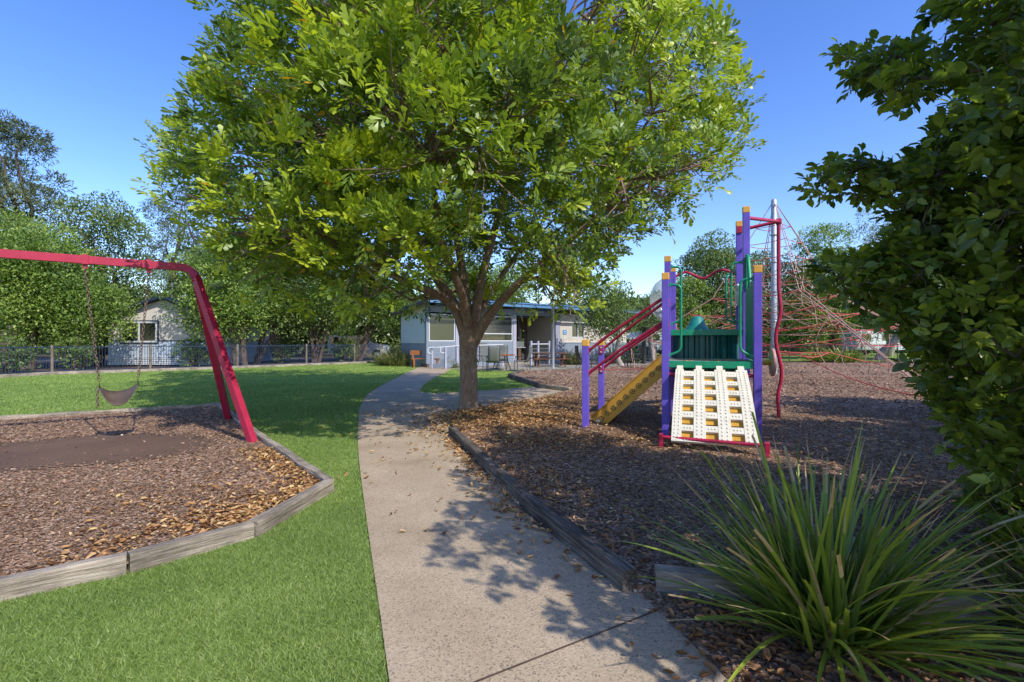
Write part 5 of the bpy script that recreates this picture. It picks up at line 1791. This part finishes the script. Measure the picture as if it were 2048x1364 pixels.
# ------------------------------------------------------------------ parked four-wheel drive
car = thing('parked_car', Vector((-11.6, 36.9, 0)), 'pale four-wheel drive parked behind the fence under the hedge trees', 'car')
cd, cs_ = Vector((.985, .17, 0)), Vector((-.17, .985, 0)); CO = Vector((-11.6, 36.9, 0)); CAX = (cd, cs_, UP)
mb = MB()
prof = [(-2.2, .45), (2.15, .45), (2.2, .75), (2.15, 1.08), (1.15, 1.18), (.55, 1.78), (-2.05, 1.82), (-2.2, 1.15)]
vsx = [CO + cd * x + cs_ * s + UP * z for s in (-.85, .85) for x, z in prof]
n = len(prof)
mb.add(vsx, [tuple(range(n)), tuple(range(2 * n - 1, n - 1, -1))] + [(i, (i + 1) % n, (i + 1) % n + n, i + n) for i in range(n)])
mb.build('body', 'car_white', car)
for a, b_ in ((-1.95, -1.1), (-1.0, -.2), (-.1, .75)):
    mb = MB(); t = .16 if b_ > .5 else 0
    q = [(a, 1.2), (b_, 1.2), (b_ - (.35 if b_ > .5 else 0), 1.68), (a, 1.7)]
    vsx = [CO + cd * x + cs_ * s + UP * z for s in (-.862, -.84) for x, z in q]
    mb.add(vsx, [(0, 1, 2, 3), (7, 6, 5, 4), (0, 4, 5, 1), (1, 5, 6, 2), (2, 6, 7, 3), (3, 7, 4, 0)]); mb.build('window', 'dark_glass', car)
mb = MB(); q = [CO + cd * 1.12 + UP * 1.225, CO + cd * .6 + UP * 1.75]
u = (q[1] - q[0]).normalized(); mb.box((q[0] + q[1]) / 2 + Vector((.03, 0, .03)), (1.5, (q[1] - q[0]).length, .03), (cs_, u, cs_.cross(u))); mb.build('windscreen', 'dark_glass', car)
for x in (-1.35, 1.35):
    for s in (-.8, .8):
        mb = MB(); c = CO + cd * x + cs_ * s + UP * .38
        mb.lathe(c, [(.0, -.12), (.3, -.12), (.38, -.09), (.38, .09), (.3, .12), (0, .12)], 18, (cd, UP, cs_)); wl = mb.build('wheel', 'tyre', car)
        mb = MB(); mb.lathe(c, [(0, -.128), (.2, -.128), (.21, -.11)], 14, (cd, UP, cs_)); mb.build('rim', 'galv', wl)
for s in (-.62, .62):
    mb = MB(); mb.lathe(CO + cd * 2.18 + cs_ * s + UP * .9, [(.11, -.05), (.11, .02), (.06, .04), (0, .045)], 12, (cs_, UP, cd)); mb.build('headlight', 'white_plastic', car)
mb = MB(); mb.box(CO + cd * 2.24 + UP * .52, (.14, 1.72, .2), CAX, ch=.02); mb.build('bumper', 'black_metal', car)


# ------------------------------------------------------------------ outdoor furniture
def local_things():
    pass


def bench():
    o = Vector((P(850, 700, 25.9).x, 25.9, 0))
    r = thing('garden_bench', o, 'orange-brown timber bench beside the ramp rail', 'bench')
    bu, bv = Vector((.94, .34, 0)), Vector((.34, -.94, 0)); ax = (bu, bv, UP)
    mb = MB()
    for k in (-.16, 0, .16): mb.box(o + bv * (k + .1) + UP * .46, (1.5, .13, .045), ax, ch=.006)
    mb.build('seat', 'bench_wood', r)
    mb = MB(); mb.box(o - bv * .2 + UP * .78, (1.5, .04, .24), ax, ch=.006); mb.build('backrest', 'bench_wood', r)
    for s in (-.62, .62):
        for v in (.28, -.18):
            mb = MB(); h = .44 if v > 0 else .9
            mb.box(o + bu * s + bv * v + UP * (h / 2), (.09, .08, h), ax, ch=.006); mb.build('leg', 'bench_wood', r)


bench()


def chair_proto(name, label, cat, seatmat, group):
    r = thing(name, Vector((0, 0, 0)), label, cat, group)
    # faces +Y
    back = [Vector((0, -.2 - .16 * t - .06 * math.sin(t * 3), .42 + .68 * t)) for t in [i / 8 for i in range(9)]]
    mb = MB()
    mb.sheet([[p + Vector((x, 0, 0)) + Vector((0, -.012 * (i % 2), 0)) for x in (-.23, -.1, .1, .23)] for i, p in enumerate(back)], .03); mb.build('backrest', seatmat, r)
    mb = MB(); mb.sheet([[Vector((x, -.2 + .48 * t, .42 + .03 * t)) for x in (-.24, 0, .24)] for t in (0, .25, .5, .75, 1)], .03); mb.build('seat', seatmat, r)
    for s in (-1, 1):
        mb = MB(); mb.tube([(s * .26, .26, 0), (s * .255, .28, .42), (s * .27, .2, .64)], .014, 6); mb.build('leg', 'black_metal', r)
        mb = MB(); mb.tube([(s * .27, -.34, 0), (s * .25, -.16, .42)] + [p + Vector((s * .245, 0, 0)) for p in back], .014, 6); mb.build('leg', 'black_metal', r)
        mb = MB(); mb.tube(rounded([(s * .27, .24, .64), (s * .275, -.1, .66), (s * .25, -.27, .68)], .1), .017, 6); mb.build('armrest', 'black_metal', r)
    mb = MB(); mb.tube([(-.255, .27, .4), (.255, .27, .4)], .012, 6); mb.tube([(-.25, -.17, .4), (.25, -.17, .4)], .012, 6); mb.build('seat_frame', 'black_metal', r)
    return r


gc = 'padded dining chairs outside the kitchen'
ch = chair_proto('dining_chair', 'grey padded chair turned away, its back nearest the lawn', 'chair', 'chair_grey', gc)
spots = [(986, 21.9, 8, None), (1044, 22.3, 75, 'grey padded chair side-on at the pole end of the round table'), (960, 22.6, -60, 'grey padded chair half hidden behind the tree trunk'),
         (1003, 24.0, 175, 'grey padded chair on the far side of the round table, facing the lawn')]
for i, (px, Y, a, lab) in enumerate(spots):
    o = ch if i == 0 else copy_tree(ch)
    o.location = ((px - 1024) / F * Y, Y, .0); o.rotation_euler = (0, 0, R(a)); o.scale = (1.08, 1.08, 1.08)
    if lab: o['label'] = lab
gm = 'dark metal chairs behind the purple posts'
c2 = chair_proto('metal_chair', 'black metal chair with a curled back just behind the short purple post', 'chair', 'black_metal', gm)
spots = [(1168, 24.4, -80, None), (1190, 24.8, 100, 'black metal chair between the two short purple posts'), (1268, 26.0, 95, 'dark chair at the far end of the metal table, by the pale tree trunk')]
for i, (px, Y, a, lab) in enumerate(spots):
    o = c2 if i == 0 else copy_tree(c2)
    o.location = ((px - 1024) / F * Y, Y, .012); o.rotation_euler = (0, 0, R(a)); o.scale = (1.05, 1.05, 1.05)
    if lab: o['label'] = lab
o = Vector((P(1003, 700, 22.9).x, 22.9, 0))
tb = thing('dining_table', o, 'round timber-topped table between the grey padded chairs', 'table')
mb = MB(); mb.lathe(o + UP * .72, [(0, 0), (.62, 0), (.64, .015), (.64, .04), (.62, .05), (0, .05)], 24); mb.build('tabletop', 'bench_wood', tb)
for k in range(4):
    mb = MB(); t = k * math.pi / 2 + .5; e = Vector((math.cos(t), math.sin(t), 0))
    mb.tube([o + e * .5, o + e * .35 + UP * .4, o + e * .3 + UP * .72], .022, 6); mb.build('leg', 'black_metal', tb)
mb = MB(); mb.tube([o + Vector((.33 * math.cos(t), .33 * math.sin(t), .4)) for t in [2 * math.pi * k / 16 for k in range(16)]], .012, 5, closed=True); mb.build('brace', 'black_metal', tb)
o = Vector((P(1228, 700, 25.4).x, 25.4, .012))
tb = thing('metal_table', o, 'dark metal outdoor table behind the short purple posts', 'table')
mb = MB()
mb.box(o + UP * .74, (1.5, .8, .03), ch=.006)
mb.bar(o + Vector((-.74, -.4, .69)), o + Vector((.74, -.4, .69)), .02, .06)
mb.build('tabletop', 'black_metal', tb)
for x in (-.65, .65):
    for y in (-.33, .33):
        mb = MB(); mb.tube([o + Vector((x, y, 0)), o + Vector((x * .97, y * .97, .73))], .022, 6); mb.build('leg', 'black_metal', tb)
# picnic table with attached seats
o = Vector((P(1100, 700, 26.3).x, 26.3, 0)); r = thing('picnic_table', o, 'brown timber picnic table with attached seats behind the steel pole', 'table')
pu, pv = Vector((.995, .1, 0)), Vector((-.1, .995, 0)); ax = (pu, pv, UP)
mb = MB()
for k in range(5): mb.box(o + pv * ((k - 2) * .15) + UP * .74, (2.05, .14, .045), ax, ch=.006)
mb.build('tabletop', 'picnic_wood', r)
for s in (-1, 1):
    mb = MB()
    for k in (-.075, .075): mb.box(o + pv * (s * .68 + k) + UP * .45, (2.05, .14, .045), ax, ch=.006)
    mb.build('seat', 'picnic_wood', r)
for x in (-.72, .72):
    for s in (-1, 1):
        mb = MB(); mb.bar(o + pu * x + pv * (s * .62), o + pu * x + pv * (s * .25) + UP * .71, .09, .045); mb.build('leg', 'picnic_wood', r)
    mb = MB(); mb.box(o + pu * (x + .05) + UP * .4, (.045, 1.5, .09), ax); mb.build('brace', 'picnic_wood', r)

# far things past the bark
o = Vector((P(1268, 700, 40).x, 40, 0)); r = thing('garden_umbrella', o, 'cream umbrella far behind the red handrails', 'umbrella')
mb = MB(); mb.lathe(o + UP * 1.55, [(1.9, 0), (1.1, .35), (.3, .62), (0, .68)], 8, smooth=False); mb.lathe(o + UP * 1.53, [(1.9, 0), (1.1, .34), (.3, .6), (0, .66)], 8, smooth=False); mb.build('canopy', 'umbrella_cloth', r)
mb = MB(); mb.tube([o, o + UP * 2.2], .03, 6); mb.build('pole', 'galv', r)
o = Vector((P(1288, 700, 29.5).x, 29.5, 0)); mb = MB(); mb.lathe(o, [(.13, -.05), (.13, 2.2), (.15, 2.2), (.15, 2.26), (0, 2.28)], 12); tag(mb.build('dark_pole', 'fence_dark'), 'dark pole standing at the gap between handrails and purple post', 'pole')
o = Vector((P(1302, 700, 31.0).x, 31.0, 0)); r = thing('wheelie_bin', o, 'dark blue bin beside the dark pole', 'bin')
mb = MB(); mb.add([o + Vector((x * k, y * k, z)) for z, k in ((.08, .8), (1.0, 1.0)) for x, y in ((-.29, -.29), (.29, -.29), (.29, .29), (-.29, .29))], [(3, 2, 1, 0), (4, 5, 6, 7)] + [(i, (i + 1) % 4, (i + 1) % 4 + 4, i + 4) for i in range(4)]); mb.build('body', 'fence_blue', r)
mb = MB(); mb.box(o + UP * 1.03, (.62, .66, .07), ch=.02); mb.build('lid', 'navy', r)


def caravan(px, Y, L, lab):
    o = Vector((P(px, 700, Y).x, Y, 0)); r = thing('caravan', o, lab, 'caravan', 'caravans parked far behind the play area')
    mb = MB(); mb.box(o + UP * 1.5, (L, 2.2, 2.0), ch=.25); mb.build('body', 'car_white', r)
    for x in (-.28, .12):
        mb = MB(); mb.box(o + Vector((x * L, -1.11, 1.75)), (.9, .04, .6), ch=.015); mb.build('window', 'dark_glass', r)
    mb = MB(); mb.box(o + Vector((.38 * L, -1.11, 1.4)), (.65, .03, 1.7), ch=.01); mb.build('door', 'trim_white', r)
    for s in (-1, 1):
        mb = MB(); mb.lathe(o + Vector((0, s * .95, .35)), [(0, -.1), (.33, -.1), (.35, 0), (.33, .1), (0, .1)], 14, (Vector((1, 0, 0)), UP, Vector((0, 1, 0)))); mb.build('wheel', 'tyre', r)


caravan(1330, 47, 4.8, 'white caravan far off between the purple posts and handrails')
caravan(1440, 50, 5.5, 'white caravan just above the green upper deck')
caravan(1745, 48, 5.0, 'pale caravan glimpsed through the rope net beside the big shrub')
